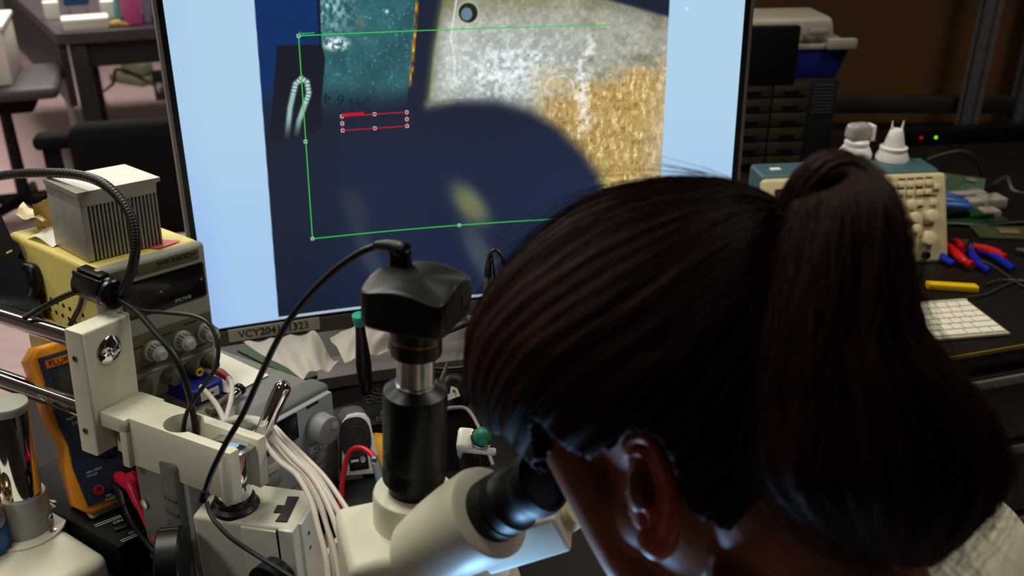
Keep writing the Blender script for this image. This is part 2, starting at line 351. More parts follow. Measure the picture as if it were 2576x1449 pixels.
#.box(.005, .13, 0, .03, .145, .305, .006, M=Mc, o=oc+[-.0, -.075, 0]), 'black_case', BLACKP, 'tall plain black case standing in front of the toolbox beside the monitor', 'case')
# ------------------------------------------------------------------ oscilloscope
FRt, FLt, FRb = at(2383, 432, 1.8045), at(1920, 450, 1.7682), at(2329, 663, 1.8068)
xo = unit(FRt-FLt); zo = unit((FRt-FRb)-xo*((FRt-FRb)@xo)); yo = np.cross(zo, xo); Mo = np.stack([xo, yo, zo], 1)
hh = abs((FRt-FRb)@zo); ww = np.linalg.norm(FRt-FLt); oo = FLt - zo*hh
OS = thing('oscilloscope', 'beige bench oscilloscope with a teal case behind the seated person', 'oscilloscope', oo, Mo)
BEI = mat('beige_bezel', (206, 190, 150), .5, var=.03); BEI2 = mat('beige_keys', (222, 208, 172), .45, var=.03); TEAL = mat('teal_case', (62, 92, 104), .5, var=.05)
G().box(0, ww, 0, .026, 0, hh, .009, 3).build('bezel', BEI, OS)
Mlv = Mo.T@rz(.113); G().box(.004, ww-.006, .012, .088, -.145, .001, .008, 3, M=Mlv, o=Mo.T@(FLt-oo)).build('case', TEAL, OS)
G().box(.03, .05, .04, .052, .001, .003, .0008, M=Mlv, o=Mo.T@(FLt-oo)).build('sticker', WB, OS)
G().box(.02, .185, -.001, .002, .02, hh-.02, .004).build('screen', mat('scope_screen', (30, 40, 38), .2), OS)
def oloc(px, py):   # bezel-plane position of a feature
    r = (AX_R*(px-1288)/F - AX_U*(py-724.5)/F + AX_D); d = Mo.T@r; c = Mo.T@(O-oo); t = -c[1]/d[1]; p = c+d*t; return p[0], p[2]
zk = lambda x, y: oloc(1820+x/2.787, 380+y/2.787)
for (x, y) in [(1185, 240), (1245, 238), (1312, 235), (1375, 228), (1440, 222), (1490, 250), (1240, 292), (1305, 292), (1370, 290), (1428, 285), (1375, 365), (1468, 360), (1100, 250), (1100, 300)]:
    a, b = zk(x, y); G().box(a-.0065, a+.0065, -.006, .002, b-.005, b+.005, .0015).build('button', BEI2, OS)
for (x, y, r) in [(1310, 375, .010), (1330, 465, .011), (1448, 455, .0125), (1335, 545, .0095), (1425, 610, .0145), (1240, 470, .011)]:
    a, b = zk(x, y); k = G().cyl((a, .001, b), (a, -.014, b), r, r*.88, bev=.0015).build('knob', BEI2, OS)
g = G()
for (x, y) in [(1250, 197), (1312, 195), (1375, 190), (1440, 186), (1240, 262), (1372, 255), (1470, 312), (1440, 312), (1410, 313), (1430, 520), (1372, 390)]:
    a, b = zk(x, y); g.box(a-.007, a+.007, -.0006, .001, b-.0014, b+.0014)
g.build('panel_print', mat('panel_print', (58, 52, 48), .7), OS)
a, b = zk(1408, 730); G().cyl((a, .001, b), (a, -.012, b), .007, bev=.001).build('socket', BLACKM, OS)
# fittings on top of the oscilloscope
def ontop(px, py):
    return atz(px, py, FLt[2]+.0015)
    r = (AX_R*(px-1288)/F - AX_U*(py-724.5)/F + AX_D); d = Mo.T@r; c = Mo.T@(O-oo); t = (hh-.003-c[2])/d[2]; return oo+Mo@(c+d*t)
PLW = mat('plug_white', (236, 230, 228), .4, var=.02)
p = ontop(2150, 392)
b1 = thing('capped_bottle', 'white plastic bottle with a clear boxy cap standing on the oscilloscope', 'bottle', p, rz(.3))
G().lathe([(.0315, 0), (.031, .008), (.026, .018), (.022, .022), (.0235, .024), (.0235, .030), (.019, .034)], 32).build('shoulder', PLW, b1)
G().box(-.025, .024, -.016, .016, .034, .066, .009, 3, taper=(.9, .9)).build('clear_cap', mat('frosted_clear', (196, 186, 182), .25, trans=.35), b1)
G().box(.022, .032, -.012, .012, .03, .062, .003).build('trigger', PLW, b1); G().box(.032, .035, -.01, .01, .028, .05, .001).build('red_clip', mat('clip_red', (150, 20, 14), .5), b1)
p = ontop(2243, 400)
b2 = thing('nozzle', 'white cone shaped plastic nozzle with two prongs standing on the oscilloscope', 'nozzle', p, rz(.1))
G().lathe([(.0315, 0), (.031, .006), (.025, .018), (.026, .02), (.026, .025), (.02, .027), (.0155, .045), (.012, .058), (.010, .06)], 32).build('cone', PLW, b2)
for x in (-.009, .009): G().cyl((x, 0, .05), (x*1.25, 0, .076), .0035, .001).build('prong', PLW, b2)
# ------------------------------------------------------------------ right desk clutter
PCBG = mat('pcb_green', (10, 62, 16), .4, var=.25, scale=120); PCBD = mat('pcb_dark', (30, 58, 34), .4, var=.4, scale=200)
p0 = atz(2445, 500, .752)
b = thing('circuit_board', 'large green circuit board propped up at a slant beside the oscilloscope', 'circuit board', p0+[-.03, .03, 0], rz(-.45)@rx(.55), 'circuit boards on the bench')
G().box(-.06, .06, 0, .055, .0, .0025).build('board', PCBG, b); 
for (x, y) in [(-.04, .035), (.02, .038), (.03, .01)]: G().box(x, x+.022, y, y+.012, .0025, .007, .001).build('component', mat('comp_grey', (96, 90, 84), .5), b)
p1 = atz(2430, 548, .752)
b = thing('circuit_board', 'small populated green circuit board with a brass terminal lying before the slanted board', 'circuit board', p1, rz(.15), 'circuit boards on the bench')
G().box(-.065, .075, -.035, .05, .0, .003).build('board', PCBD, b)
G().box(-.05, .0, -.01, .005, .003, .018, .002).build('black_socket', BLACKP, b); G().cyl((-.045, .025, .003), (-.045, .025, .016), .006).build('terminal', mat('brass', (190, 150, 60), .25, 1.), b, 'brass screw terminal')
G().box(.0, .05, -.02, .01, .003, .014, .001).build('chip', PCBG, b)
p2 = atz(2523, 588, .752)
b = thing('circuit_board', 'flat pale green circuit board lying alone on the dark bench', 'circuit board', p2, rz(-.1), 'circuit boards on the bench')
G().box(-.055, .06, -.03, .035, 0, .003).build('board', mat('pcb_pale', (62, 70, 44), .4, var=.3, scale=150), b); G().box(-.01, .03, -.012, .012, .003, .008, .001).build('chip', mat('chip_tan', (120, 100, 78), .5), b)
for (px, py, w_, d_, h_, lab) in [(2420, 505, .10, .022, .02, 'long white connector block behind the populated circuit board'), (2490, 520, .05, .04, .024, 'square white connector block on the bench end of the connector pile'), (2452, 522, .05, .03, .02, 'white connector block between the long and the square connector'), (2484, 545, .036, .03, .018, 'grey white connector block nearest the pliers')]:
    p = atz(px, py, .752); g = G().box(-w_/2, w_/2, -d_/2, d_/2, 0, h_, .002, M=rz(.2), o=p)
    for k in range(3): g.box(-w_/2+.008+k*w_*.3, -w_/2+.008+k*w_*.3+w_*.2, -d_/2-.0008, -d_/2+.001, h_*.3, h_*.8, M=rz(.2), o=p)
    solo(g, 'connector', mat('connector_white', (158, 148, 142), .5), lab, 'connector', 'white connector blocks')
p = atz(2388, 520, .752)
g = G(); 
for k in range(3): g.cyl(p+[-.035, .02*k-.02, .012+.006*k], p+[.03, .02*k-.035, .012], .010, bev=.002)
solo(g, 'capacitor_bank', mat('cap_blue', (22, 70, 140), .4), 'blue capacitors lying against the side of the oscilloscope', 'capacitor')
def plier(pts_a, pts_b, jaw, ma, mb_, label):
    b = thing('pliers', label, 'pliers', (0, 0, 0), None, 'pliers lying on the bench')
    A = [atz(2330+x/4.83, 400+y/4.83, .765) for x, y in pts_a]; B = [atz(2330+x/4.83, 400+y/4.83, .760) for x, y in pts_b]; J = [atz(2330+x/4.83, 400+y/4.83, .763) for x, y in jaw]
    m = (A[0]+B[0])/2*[1, 1, 0]+[0, 0, .751]; b.location = m
    G().tube([a-m for a in A], [.006, .0085, .0085, .006, .0075], 10).build('handle', ma, b, None); G().tube([a-m for a in B], [.005, .0075, .007, .0055], 10).build('handle', mb_, b)
    G().tube([a-m for a in [*J, (A[0]+B[0])/2]], [.002, .006, .009, .008], 8).build('jaws', STEEL, b)
RED = mat('grip_red', (196, 18, 24), .35, var=.05); BLU = mat('grip_blue', (22, 36, 170), .35, var=.05)
plier([(170, 1030), (300, 1090), (430, 1210), (490, 1250), (560, 1290)], [(80, 1060), (180, 1170), (270, 1240), (335, 1270)], [(60, 960), (90, 985)], RED, BLU, 'pliers with a thick red and a blue grip next to the oscilloscope')
plier([(345, 995), (385, 1020), (410, 1050), (425, 1075), (440, 1100)], [(535, 1090), (570, 1180), (640, 1270), (770, 1360)], [(430, 990), (480, 1010)], RED, BLU, 'pliers with silver jaws, the middle pair of the three on the bench')
plier([(590, 1060), (720, 1095), (850, 1140), (920, 1175), (970, 1200)], [(640, 1110), (780, 1150), (900, 1220), (1060, 1335)], [(540, 1040), (560, 1050)], RED, BLU, 'pliers farthest from the oscilloscope, red grip above a long blue grip')
# yellow marker, cables
g = G().prism([(0, 0), (.083, -.012), (.085, -.006), (.083, .006), (0, .016)], 0, .012, .002, o=atz(2334, 730, .751), M=rz(-.02))
solo(g, 'yellow_marker', mat('marker_yellow', (236, 190, 10), .4, var=.05), 'flat yellow plastic strip lying behind the keyboard', 'marker')
def dcable(pts, r, m, label, z=.755): return cable('cable', [atz(x, y, z) for x, y in pts], r, m, label, group='thin cables on the bench')
dcable([(2431, 748), (2480, 740), (2520, 722), (2576, 700), (2640, 690)], .0018, CABLEG, 'thin grey cable running from the yellow plastic strip across the bench')
dcable([(2440, 655), (2480, 660), (2530, 690), (2576, 720), (2640, 740)], .0018, CABLEG, 'thin grey cable curving over the blue plier grips')
dcable([(2340, 562), (2400, 563), (2470, 566), (2560, 560), (2640, 555)], .0032, CABLEG, 'grey cable lying straight behind the pliers')
dcable([(2480, 715), (2520, 704), (2576, 707), (2640, 712)], .0018, CABLEG, 'short grey cable end crossing the others near the bench edge')
cable('cable', [at(2332, 402, 2.1), at(2370, 388, 2.1), at(2420, 380, 2.1), at(2450, 395, 2.12), atz(2470, 440, .755)], .0026, CABLEG, 'grey cable arching up behind the oscilloscope', group='thin cables on the bench')
cable('cable', [atz(2490, 470, .77), at(2530, 445, 1.95), at(2550, 480, 1.9), at(2600, 490, 1.9)], .004, CABLEG, 'thick grey cable looping near the circuit boards', group='thin cables on the bench')
solo(G().tube([atz(2556, 627, .76), atz(2576, 632, .76), atz(2620, 640, .76)], [.004, .006, .007], 10), 'screwdriver', mat('tool_steel', (120, 118, 124), .3, .9), 'small steel tool tip pointing at the pliers', 'screwdriver')
# keyboard
kc = np.array([.8015, 1.3612, .751]); Mk = rz(math.radians(9.2))
K = thing('keyboard', 'white slim keyboard with square keys on the bench behind the person', 'keyboard', kc, Mk)
G().prism([(-.279, 0), (0, 0), (0, .128), (-.279, .128)], 0, .006, .0015).build('frame', mat('kb_alu', (190, 180, 160), .45), K)
G().cyl((-.279, .122, .0025), (0, .122, .0025), .0045).build('battery_bar', mat('kb_alu', (190, 180, 160), .45), K)
KEYM = mat('keycap_white', (240, 234, 220), .45, var=.01); n = 0
rows = [(.006, [.026, .019, .023, .034, .09, .023, .019, .019]), (.0245, [.042]+[.0185]*10+[.040]), (.043, [.032]+[.0185]*11+[.030]), (.0615, [.027]+[.0185]*12+[.014]), (.08, [.0185]*13+[.027]), (.0985, [.0195]*13)]
for y, ws in rows:
    x = -.2755
    for w_ in ws:
        w_ = w_*(.272/sum(ws)); G().box(x+.0012, x+w_-.0012, y, y+.0158, .006, .0085, .0012, 1).build('key', KEYM, K); x += w_
# ================================================================== MONITOR (curved, concave to the room)
mc = np.array([-0.0555, 1.2725, 0.8663]); RM = 1.908; Mm = rz(.1898)@rx(-.0622)
MW, MH = .751, .4224
MO = thing('monitor', 'large curved monitor showing a magnified microscope picture between pale blue bands', 'monitor', mc, Mm)
def sp(u, v, off=0.): # u, v in mm on the panel -> local metres; off towards the viewer
    a = u/1000/RM; r = RM-off; return (r*math.sin(a), -RM+r*math.cos(a), v/1000)
BEZ = mat('monitor_silver', (120, 116, 118), .4, .3, var=.04); BEZK = mat('monitor_black', (10, 10, 11), .35)
def curvebar(u0, u1, v0, v1, f, b, n=40):
    g = G(); k = 0; vs = []; fs = []
    for i in range(n+1):
        u = u0+(u1-u0)*i/n
        vs += [sp(u, v0, f), sp(u, v1, f), sp(u, v1, b), sp(u, v0, b)]
    for i in range(n):
        for j in range(4): fs.append((i*4+j, i*4+(j+1) % 4, (i+1)*4+(j+1) % 4, (i+1)*4+j))
    fs += [(0, 1, 2, 3), (n*4+3, n*4+2, n*4+1, n*4)]
    return g.add(vs, fs)
curvebar(-386, 386, -6, 452, -.004, -.045).build('housing', BEZK, MO)
curvebar(-388, 388, -28, -5.5, .004, -.03).build('bottom_bezel', BEZ, MO)
curvebar(-387, 387, -5.8, -1.6, .0025, -.006).build('inner_edge', BEZK, MO)
for s in (-1, 1):
    curvebar(s*377-1.2, s*377+6.5 if s > 0 else s*377+1.2, -5, 452, .002, -.006, 2).build('inner_edge', BEZK, MO) if s > 0 else curvebar(-383.5, -376, -5, 452, .002, -.006, 2).build('inner_edge', BEZK, MO)
    curvebar(383.5 if s > 0 else -387.5, 387.5 if s > 0 else -383.5, -28, 454, .004, -.04, 2).build('side_bezel', BEZ, MO)
curvebar(-387, 387, 448, 455, .003, -.04).build('top_bezel', BEZK, MO)
lab = curvebar(-353, -227, -22.5, -4.2, .0052, .0042, 12).build('label_strip', mat('label_white', (222, 214, 206), .6, var=.02), MO, 'white strip with black printed characters')
ang = -.290/RM
Ml = rz(ang)@FRONT*1.
text('VCY204101323', .0155, rz(-ang)@FRONT, np.array(sp(-291, -13.4, .0057)), LETK, MO, sx=.98)
# stand
Mi_ = Mm.T
def ml(p): return Mm.T@(np.asarray(p)-mc)
st = G(); A_ = [np.array(q) for q in (atz(800, 955, .775), atz(905, 938, .772), atz(1000, 925, .770), atz(1100, 912, .770), atz(1175, 903, .770), atz(1290, 885, .770))]
vs = []; fs = []
for q in A_:
    d = np.array([-.05, .25, 0])*.0; back = np.array([-.012, .05, 0])
    vs += [ml(q+[0, 0, -.0185]), ml(q+[0, 0, .0]), ml(q+back+[0, 0, .004]), ml(q+back+[0, 0, -.0185])]
for i in range(len(A_)-1):
    for j in range(4): fs.append((i*4+j, i*4+(j+1) % 4, (i+1)*4+(j+1) % 4, (i+1)*4+j))
fs += [(0, 1, 2, 3), tuple(range(len(vs)-4, len(vs)))]
st.add(vs, fs); st.build('stand_foot', mat('foot_silver', (158, 152, 150), .35, .5, var=.04), MO, 'silver bar shaped foot')
nk = ml([.02, 1.40, .77]); G().box(nk[0]-.05, nk[0]+.05, nk[1]-.015, nk[1]+.015, nk[2]-.018, .16, .006).build('stand_neck', BEZ, MO)
G().box(nk[0]-.09, nk[0]+.09, nk[1]-.16, nk[1]+.06, nk[2]-.018, nk[2]-.006, .004).build('stand_plate', BEZ, MO)
# ---- the picture on the panel, colours per grid point
def vnoise(x, y, seed):
    r = np.random.default_rng(seed); T = r.random((256, 256)); xi = np.floor(x).astype(int); yi = np.floor(y).astype(int); fx = x-xi; fy = y-yi
    fx = fx*fx*(3-2*fx); fy = fy*fy*(3-2*fy); g = lambda a, b: T[a & 255, b & 255]
    return (g(xi, yi)*(1-fx)+g(xi+1, yi)*fx)*(1-fy)+(g(xi, yi+1)*(1-fx)+g(xi+1, yi+1)*fx)*fy
def fbm(x, y, s, oct=4):
    o_ = 0; a = .5; t = 0
    for k in range(oct): o_ = o_+a*vnoise(x*2**k+17*k, y*2**k+31*k, s+k); t += a; a *= .55
    return o_/t
def sdpoly(x, y, P):   # signed distance (negative inside), mm
    P = np.array(P, float); d = np.full(x.shape, 1e9); ins = np.zeros(x.shape, bool); n = len(P)
    for i in range(n):
        a, b = P[i], P[(i+1) % n]; e = b-a; wx, wy = x-a[0], y-a[1]
        t = np.clip((wx*e[0]+wy*e[1])/(e@e+1e-9), 0, 1); d = np.minimum(d, np.hypot(wx-t*e[0], wy-t*e[1]))
        c = ((a[1] <= y) & (b[1] > y)) | ((b[1] <= y) & (a[1] > y)); xx = a[0]+(y-a[1])/(b[1]-a[1]+1e-12)*e[0]; ins ^= c & (x < xx)
    return np.where(ins, -d, d)
def sdline(x, y, P):
    P = np.array(P, float); d = np.full(x.shape, 1e9); tt = np.zeros(x.shape); L = 0; seg = np.hypot(*np.diff(P, axis=0).T); tot = seg.sum()
    for i in range(len(P)-1):
        a, b = P[i], P[i+1]; e = b-a; t = np.clip(((x-a[0])*e[0]+(y-a[1])*e[1])/(e@e), 0, 1); q = np.hypot(x-a[0]-t*e[0], y-a[1]-t*e[1]); m = q < d
        d = np.where(m, q, d); tt = np.where(m, (L+t*seg[i])/tot, tt); L += seg[i]
    return d, tt
sm = lambda a, b, x: (lambda t: t*t*(3-2*t))(np.clip((x-a)/(b-a), 0, 1))
def paint(x, y):
    c = np.zeros(x.shape+(3,)); 
    def mix(col, m): 
        nonlocal c
        m = np.clip(m, 0, 1)[..., None]; c = c*(1-m)+np.asarray(col, float)*m
    # band background
    c[:] = (170, 206, 236)
    mix((150, 186, 236), sm(-330, -382, x)*.5+sm(330, 50, y)*.35); mix((176, 212, 232), sm(120, 330, y)*.5)
    inp = sm(-.6, .6, x+282.5-y*.0325)*sm(.6, -.6, x-274)
    pc = c.copy()
    c[:] = (24, 36, 62)
    mix((20, 28, 46), sm(-120, -280, x)*.8); mix((26, 42, 70), sm(0, 160, x)*sm(260, 90, y)*.7); mix((30, 34, 44), sm(200, 280, y)*.5)
    nb = fbm(x/14, y/14, 3)
    blue = sdpoly(x, y, [(-300, 440), (-190.2, 440), (-193.5, 372.4), (-246.6, 372.3), (-252, 310), (-271, 250), (-300, 250)])
    mix(np.array([9, 50, 116])*1., sm(3, -3, blue)*sm(255, 345, y)*(.72+.5*(nb-.5)))
    chip = sdpoly(x, y, [(-246.3, 374.8), (-189.1, 371.2), (-187.0, 347.9), (-200.8, 262), (-271.0, 240)])
    mix((20, 23, 37), sm(1.5, -1.5, chip)*sm(235, 275, y))
    mix((12, 18, 34), sm(2.2, .5, np.abs(sdline(x, y, [(-190.2, 440), (-191.8, 374)])[0]))*.8)
    teal = sdpoly(x, y, [(-186.8, 440), (-60.5, 440), (-71.5, 367.6), (-79.4, 316.0), (-93, 262), (-204.0, 262), (-187.5, 353.0), (-190.5, 374)])
    sp1 = fbm(x/2.2, y/2.2, 11, 3); big = fbm(x/22, y/22, 19)
    tcol = np.array([44, 92, 98])[None]*np.ones(x.shape+(1,))*(.75+.5*big[..., None]); tcol = tcol+np.array([46, 64, 64])*np.clip((sp1-.66)*5, 0, 1)[..., None]
    m = (sm(1.2, -1.2, teal)*sm(278, 325, y))[..., None]; c = c*(1-m)+tcol*m
    wl = sm(60, 5, x+188)*sm(355, 425, y); mix((176, 216, 216), m[..., 0]*wl*np.clip((fbm(x/5, y/5, 23)-.36)*3, 0, 1))
    wb = np.hypot((x+172)/17, (y-372)/9); mix((236, 246, 244), m[..., 0]*np.clip((1.25-wb)*1.4, 0, 1)*np.clip((fbm(x/4, y/4, 29)-.35)*5, 0, 1))
    mix((200, 232, 230), m[..., 0]*np.clip(1.2-np.hypot((x+104)/3.2, (y-410)/3.2), 0, 1)); mix((120, 120, 112), m[..., 0]*np.clip(1-np.hypot((x+138)/9, (y-398)/16), 0, 1)*.6)
    gd, gt = sdline(x, y, [(-61.5, 440), (-63.5, 422.8), (-67.6, 392.9), (-71.7, 362.5), (-78, 313.3)]); gn = fbm(x/3, y/9, 41)
    mix((204, 132, 22), sm(3.2, 1.0, gd)*np.clip((gn-.3)*3.2, .12, 1)); mix((255, 214, 110), sm(1.8, .5, gd)*np.clip((gn-.6)*6, 0, 1))
    # wire loop
    ld, lt = sdline(x, y, [(-247, 244), (-245.7, 256), (-237.8, 294.7), (-228.3, 323.9), (-219.9, 331.0), (-213.2, 325.5), (-212.2, 310.9), (-219.2, 295.9), (-228.3, 275.6), (-233.1, 257.5)])
    rib = .75+.25*np.sin(lt*240)*((lt > .4) & (lt < .75))
    mix((196, 238, 226), sm(5.2, 1.4, ld)*sm(248, 285, y)*rib)
    # plate and lens shadow
    plate = sdpoly(x, y, [(-27, 440), (170, 440), (174.6, 421.4), (290, 388), (310, 60), (202, 60), (202.8, 78.2), (195.4, 136.3), (180.0, 175.4), (157.6, 208.2), (122.1, 245.4), (83.0, 269.9), (38.8, 284.4), (-15.9, 288), (-57.0, 283), (-45.6, 356.2)])
    n1 = fbm(x/26, y/26, 51, 5); n2 = fbm(x/5.5, y/5.5, 57, 4); n3 = fbm(x/1.8, y/1.8, 61, 2); n4 = fbm(x/3, y/12, 67, 3)
    base = np.array([166, 168, 154])*np.ones(x.shape+(1,))
    def pm(col, mm):
        nonlocal base
        mm = np.clip(mm, 0, 1)[..., None]; base = base*(1-mm)+np.asarray(col, float)*mm
    pm((176, 186, 182), np.exp(-(((x-55)/95)**2+((y-330)/62)**2))*1.2)
    pm((128, 118, 84), sm(385, 425, y)*.7*n1*1.5); pm((112, 104, 78), np.clip((n1-.55)*3, 0, 1)*sm(60, 160, x)*.7)
    wmask = np.exp(-(((x-65)/80)**2+((y-325)/40)**2)); pm((226, 236, 240), np.clip((n2+wmask*.35-.56)*2.4, 0, 1)*np.clip(wmask*1.5, 0, 1)*.85)
    gm = sm(60, 130, x+ (250-y)*.15)*sm(330, 285, y-.25*(x-150)+ (n1-.5)*70); gm = np.maximum(gm, np.clip(1.3-np.hypot((x-115)/34, (y-310)/28), 0, 1)*np.clip((n2-.35)*3, 0, 1)*.8)
    pm((184, 144, 72), gm*.8); pm((236, 208, 146), gm*np.clip((n4-.46)*2.4, 0, 1)*.75); pm((255, 238, 196), gm*np.clip((n3+n4-1.2)*3, 0, 1)*.8); pm((140, 98, 44), gm*np.clip((.42-n2)*4, 0, 1)*.5)
    pm((186, 178, 168), sm(225, 285, x-(y-200)*.12)*.55)
    pm((238, 240, 242), np.clip(1-np.abs(x-(160+.12*(y-300))+(n1-.5)*40)/13, 0, 1)*sm(215, 260, y)*sm(385, 350, y)*np.clip((n2-.2)*2.5, 0, 1)*.85)
    pm((240, 243, 242), np.clip((n3-.72)*5, 0, 1)*(1-gm)*sm(400, 340, y)*.3)
    pm((214, 224, 220), np.clip(1-np.abs(x+22)/40, 0, 1)*sm(262, 300, y)*sm(420, 370, y)*.6)
    pm((240, 240, 236), sm(2.0, .6, np.abs(sdline(x, y, [(-12, 425), (-22, 372), (-17, 345), (-19, 320)])[0]+(n2-.5)*2))*.7)
    pm((240, 236, 220), sm(2.0, .5, np.abs(np.hypot((x-126)/20, (y-300)/18)-1)*18)*.55*sm(290, 300, y))
    base *= (.84+.32*n2)[..., None]*(.94+.14*n3)[..., None]
    dimp = (.82+.18*sm(2, -26, plate)); base *= dimp[..., None]
    soft = np.where((y < 292) & (x < 215), 11, 3.5)
    m = sm(soft*.9, -soft, plate)[..., None]; c = c*(1-m)+base*m
    mix((128, 126, 70), sm(10, 0, np.abs(plate))*((x < -18) & (y > 286))*.35)
    hd = np.hypot(x-2.5, y-404.5); mix((30, 36, 34), sm(13.5, 11.5, hd)); mix((104, 132, 144), sm(8.5, 6.5, np.hypot(x-.5, (y-403)*.9))); mix((190, 192, 150), sm(2.2, .8, np.abs(hd-14.5))*.5)
    # soft reflections inside the dark lens disc
    def blob(cx, cy, a, b_, ang, col, k):
        ca, sa = math.cos(ang), math.sin(ang); u = ((x-cx)*ca+(y-cy)*sa)/a; v = (-(x-cx)*sa+(y-cy)*ca)/b_; mix(col, np.exp(-(u*u+v*v)**1.6)*k)
    blob(12, 62, 62, 17, -1.15, (74, 84, 92), .75); blob(-2, 142, 38, 19, -.95, (112, 118, 84), .95)
    blob(-146, 70, 66, 13, -1.25, (52, 62, 76), .75); blob(-163, 150, 30, 15, -1.2, (52, 60, 66), .6)
    mix((206, 226, 240), ((y < 2.4)*1.)*.8)
    c = c*inp[..., None]+pc*(1-inp[..., None])
    mix((206, 226, 242), (np.hypot(x-298, y-402.7) < 2.6)*1.)
    return np.clip(c, 0, 255)/255
nu, nv = 660, 394
us = np.linspace(-376.5, 377, nu+1); vs_ = np.linspace(-1.4, 448, nv+1); UU, VV = np.meshgrid(us, vs_)
cols = paint(UU, VV); lin = np.where(cols <= .04045, cols/12.92, ((cols+.055)/1.055)**2.4)
a = UU/1000/RM; P3 = np.stack([(RM-.0002)*np.sin(a), -RM+(RM-.0002)*np.cos(a), VV/1000], -1).reshape(-1, 3)
idx = np.arange((nu+1)*(nv+1)).reshape(nv+1, nu+1); FF = np.stack([idx[:-1, :-1], idx[:-1, 1:], idx[1:, 1:], idx[1:, :-1]], -1).reshape(-1, 4)
me = bpy.data.meshes.new('screen'); me.from_pydata(P3.tolist(), [], FF.tolist())
at_ = me.color_attributes.new('picture', 'FLOAT_COLOR', 'POINT'); at_.data.foreach_set('color', np.concatenate([lin.reshape(-1, 3), np.ones((lin.shape[0]*lin.shape[1], 1))], 1).astype(np.float32).ravel())
sm_ = bpy.data.materials.new('lit_screen'); sm_.use_nodes = True; nt = sm_.node_tree; b_ = nt.nodes['Principled BSDF']
an = nt.nodes.new('ShaderNodeAttribute'); an.attribute_name = 'picture'
b_.inputs['Base Color'].default_value = (.004, .004, .005, 1); b_.inputs['Roughness'].default_value = .45; b_.inputs['Emission Strength'].default_value = 1.; nt.links.new(an.outputs['Color'], b_.inputs['Emission Color'])
SCR = meshobj(me, 'screen', sm_, MO)
GRN = emat('line_green', (60, 200, 74), 1.); REDL = emat('line_red', (196, 24, 48), 1.); HND = emat('handle_white', (205, 214, 218), 1.); DTXT = emat('dim_text', (22, 44, 48), 1.)
def strip(g, p, q, w):
    n = max(2, int(math.hypot(q[0]-p[0], q[1]-p[1])/15)); d = unit((q[0]-p[0], q[1]-p[1])); nn = np.array([-d[1], d[0]])*w/2; vs = []
    for i in range(n+1):
        t = i/n; x, y = p[0]+(q[0]-p[0])*t, p[1]+(q[1]-p[1])*t; vs += [sp(x+nn[0], y+nn[1], .0005), sp(x-nn[0], y-nn[1], .0005)]
    g.add(vs, [(2*i, 2*i+1, 2*i+3, 2*i+2) for i in range(n)])
g = G(); ga, gb, gc, gd_ = (-218.6, 384.6), (197.2, 383.5), (191, 112), (-225.4, 112)
strip(g, ga, gb, 1.3); strip(g, gc, gd_, 1.3); strip(g, gd_, ga, 1.3); strip(g, (193.2, 205), gc, 1.2)
g.build('green_selection', GRN, SCR, 'thin green selection rectangle')
g = G(); strip(g, gb, (193.2, 205), .5); g.build('green_selection', emat('line_green_dim', (120, 170, 110), .9), SCR, 'faint stretch of the green rectangle')
g = G(); ra, rb, rc, rd = (-171.9, 278), (-85.2, 278), (-85.7, 259), (-172.4, 259)
for p, q in ((ra, rb), (rb, rc), (rc, rd), (rd, ra)): strip(g, p, q, 1.3)
strip(g, (-171.5, 280), (-143, 280), 3.6); g.build('red_selection', REDL, SCR, 'thin red selection rectangle')
g = G()
def square(x, y, s=1.9): 
    for p, q in (((x-s, y-s), (x+s, y-s)), ((x+s, y-s), (x+s, y+s)), ((x+s, y+s), (x-s, y+s)), ((x-s, y+s), (x-s, y-s))): strip(g, p, q, .9)
for p in [ga, gd_, (-222.4, 248), (-19, 112), ra, rb, rc, rd, (-128.6, 278), (-129.3, 259), (-172.2, 268.5), (-85.5, 268.5)]: square(*p)
g.build('drag_handles', HND, SCR, 'small white square drag handles')
def stext(body, size, u, v, m, rot=0.): 
    a = u/1000/RM; return text(body, size, rz(-a)@FRONT@rz(rot), np.array(sp(u, v, .0008)), m, SCR, extr=0.)
stext('Exposure', .0052, -208.5, 387.6, GRN)
for ch, u, v, r in (('4', -189.5, 304, 2.9), ('6', -172, 300, 2.9), ('H', -153, 293, .1), ('C', -139, 290, .1)): stext(ch, .021, u, v, DTXT, r)
# ================================================================== INSTRUMENT STACK
iyaw, ipi, iro = .9767, .0427, .0619
Mi = rz(iyaw)@rx(-ipi)@ry(iro); oi = np.array([-.2063, .9439, .915])
IN = thing('bench_instrument', 'grey bench instrument with a large dial, carrying a paper sheet and the cream supply', 'instrument', oi+Mi@np.array([-.1, .1, -.152]), Mi)
io = np.array([.1, -.1, .152]); GL = lambda a, b, z: (a+io[0], b+io[1], z+io[2])
IG = GREYP; IG2 = mat('instrument_front', (150, 156, 160), .5, var=.02); IGB = mat('instrument_bumper', (104, 104, 100), .55, var=.03)
h = G().box(-.206+.1, -.003+.1, .03-.1, .085-.1, -.148+.152, -.002+.152, .003).box(-.118+.1, -.003+.1, .08-.1, .205-.1, -.148+.152, -.002+.152, .003); h.build('case', IG, IN)
bz = G()
ro_ = [(-.213, -.152), (.001, -.152), (.001, .0005), (-.213, .0005)]
bz.box(-.213+.1, .002+.1, .004-.1, .036-.1, -.152+.152, .0015+.152, .007, 3)
bz.build('front_bumper', IGB, IN)
for k in range(6): G().box(-.2145+.1, -.2125+.1, -.0+.010-.1, .030-.1, .152-.045-.016*k, .152-.040-.016*k, .001).build('bumper_rib', mat('bumper_dark', (70, 70, 68), .6), IN)
G().box(-.207+.1, -.0035+.1, -.0035-.1, .006-.1, .010, .1465, .002).build('front_panel', IG2, IN)
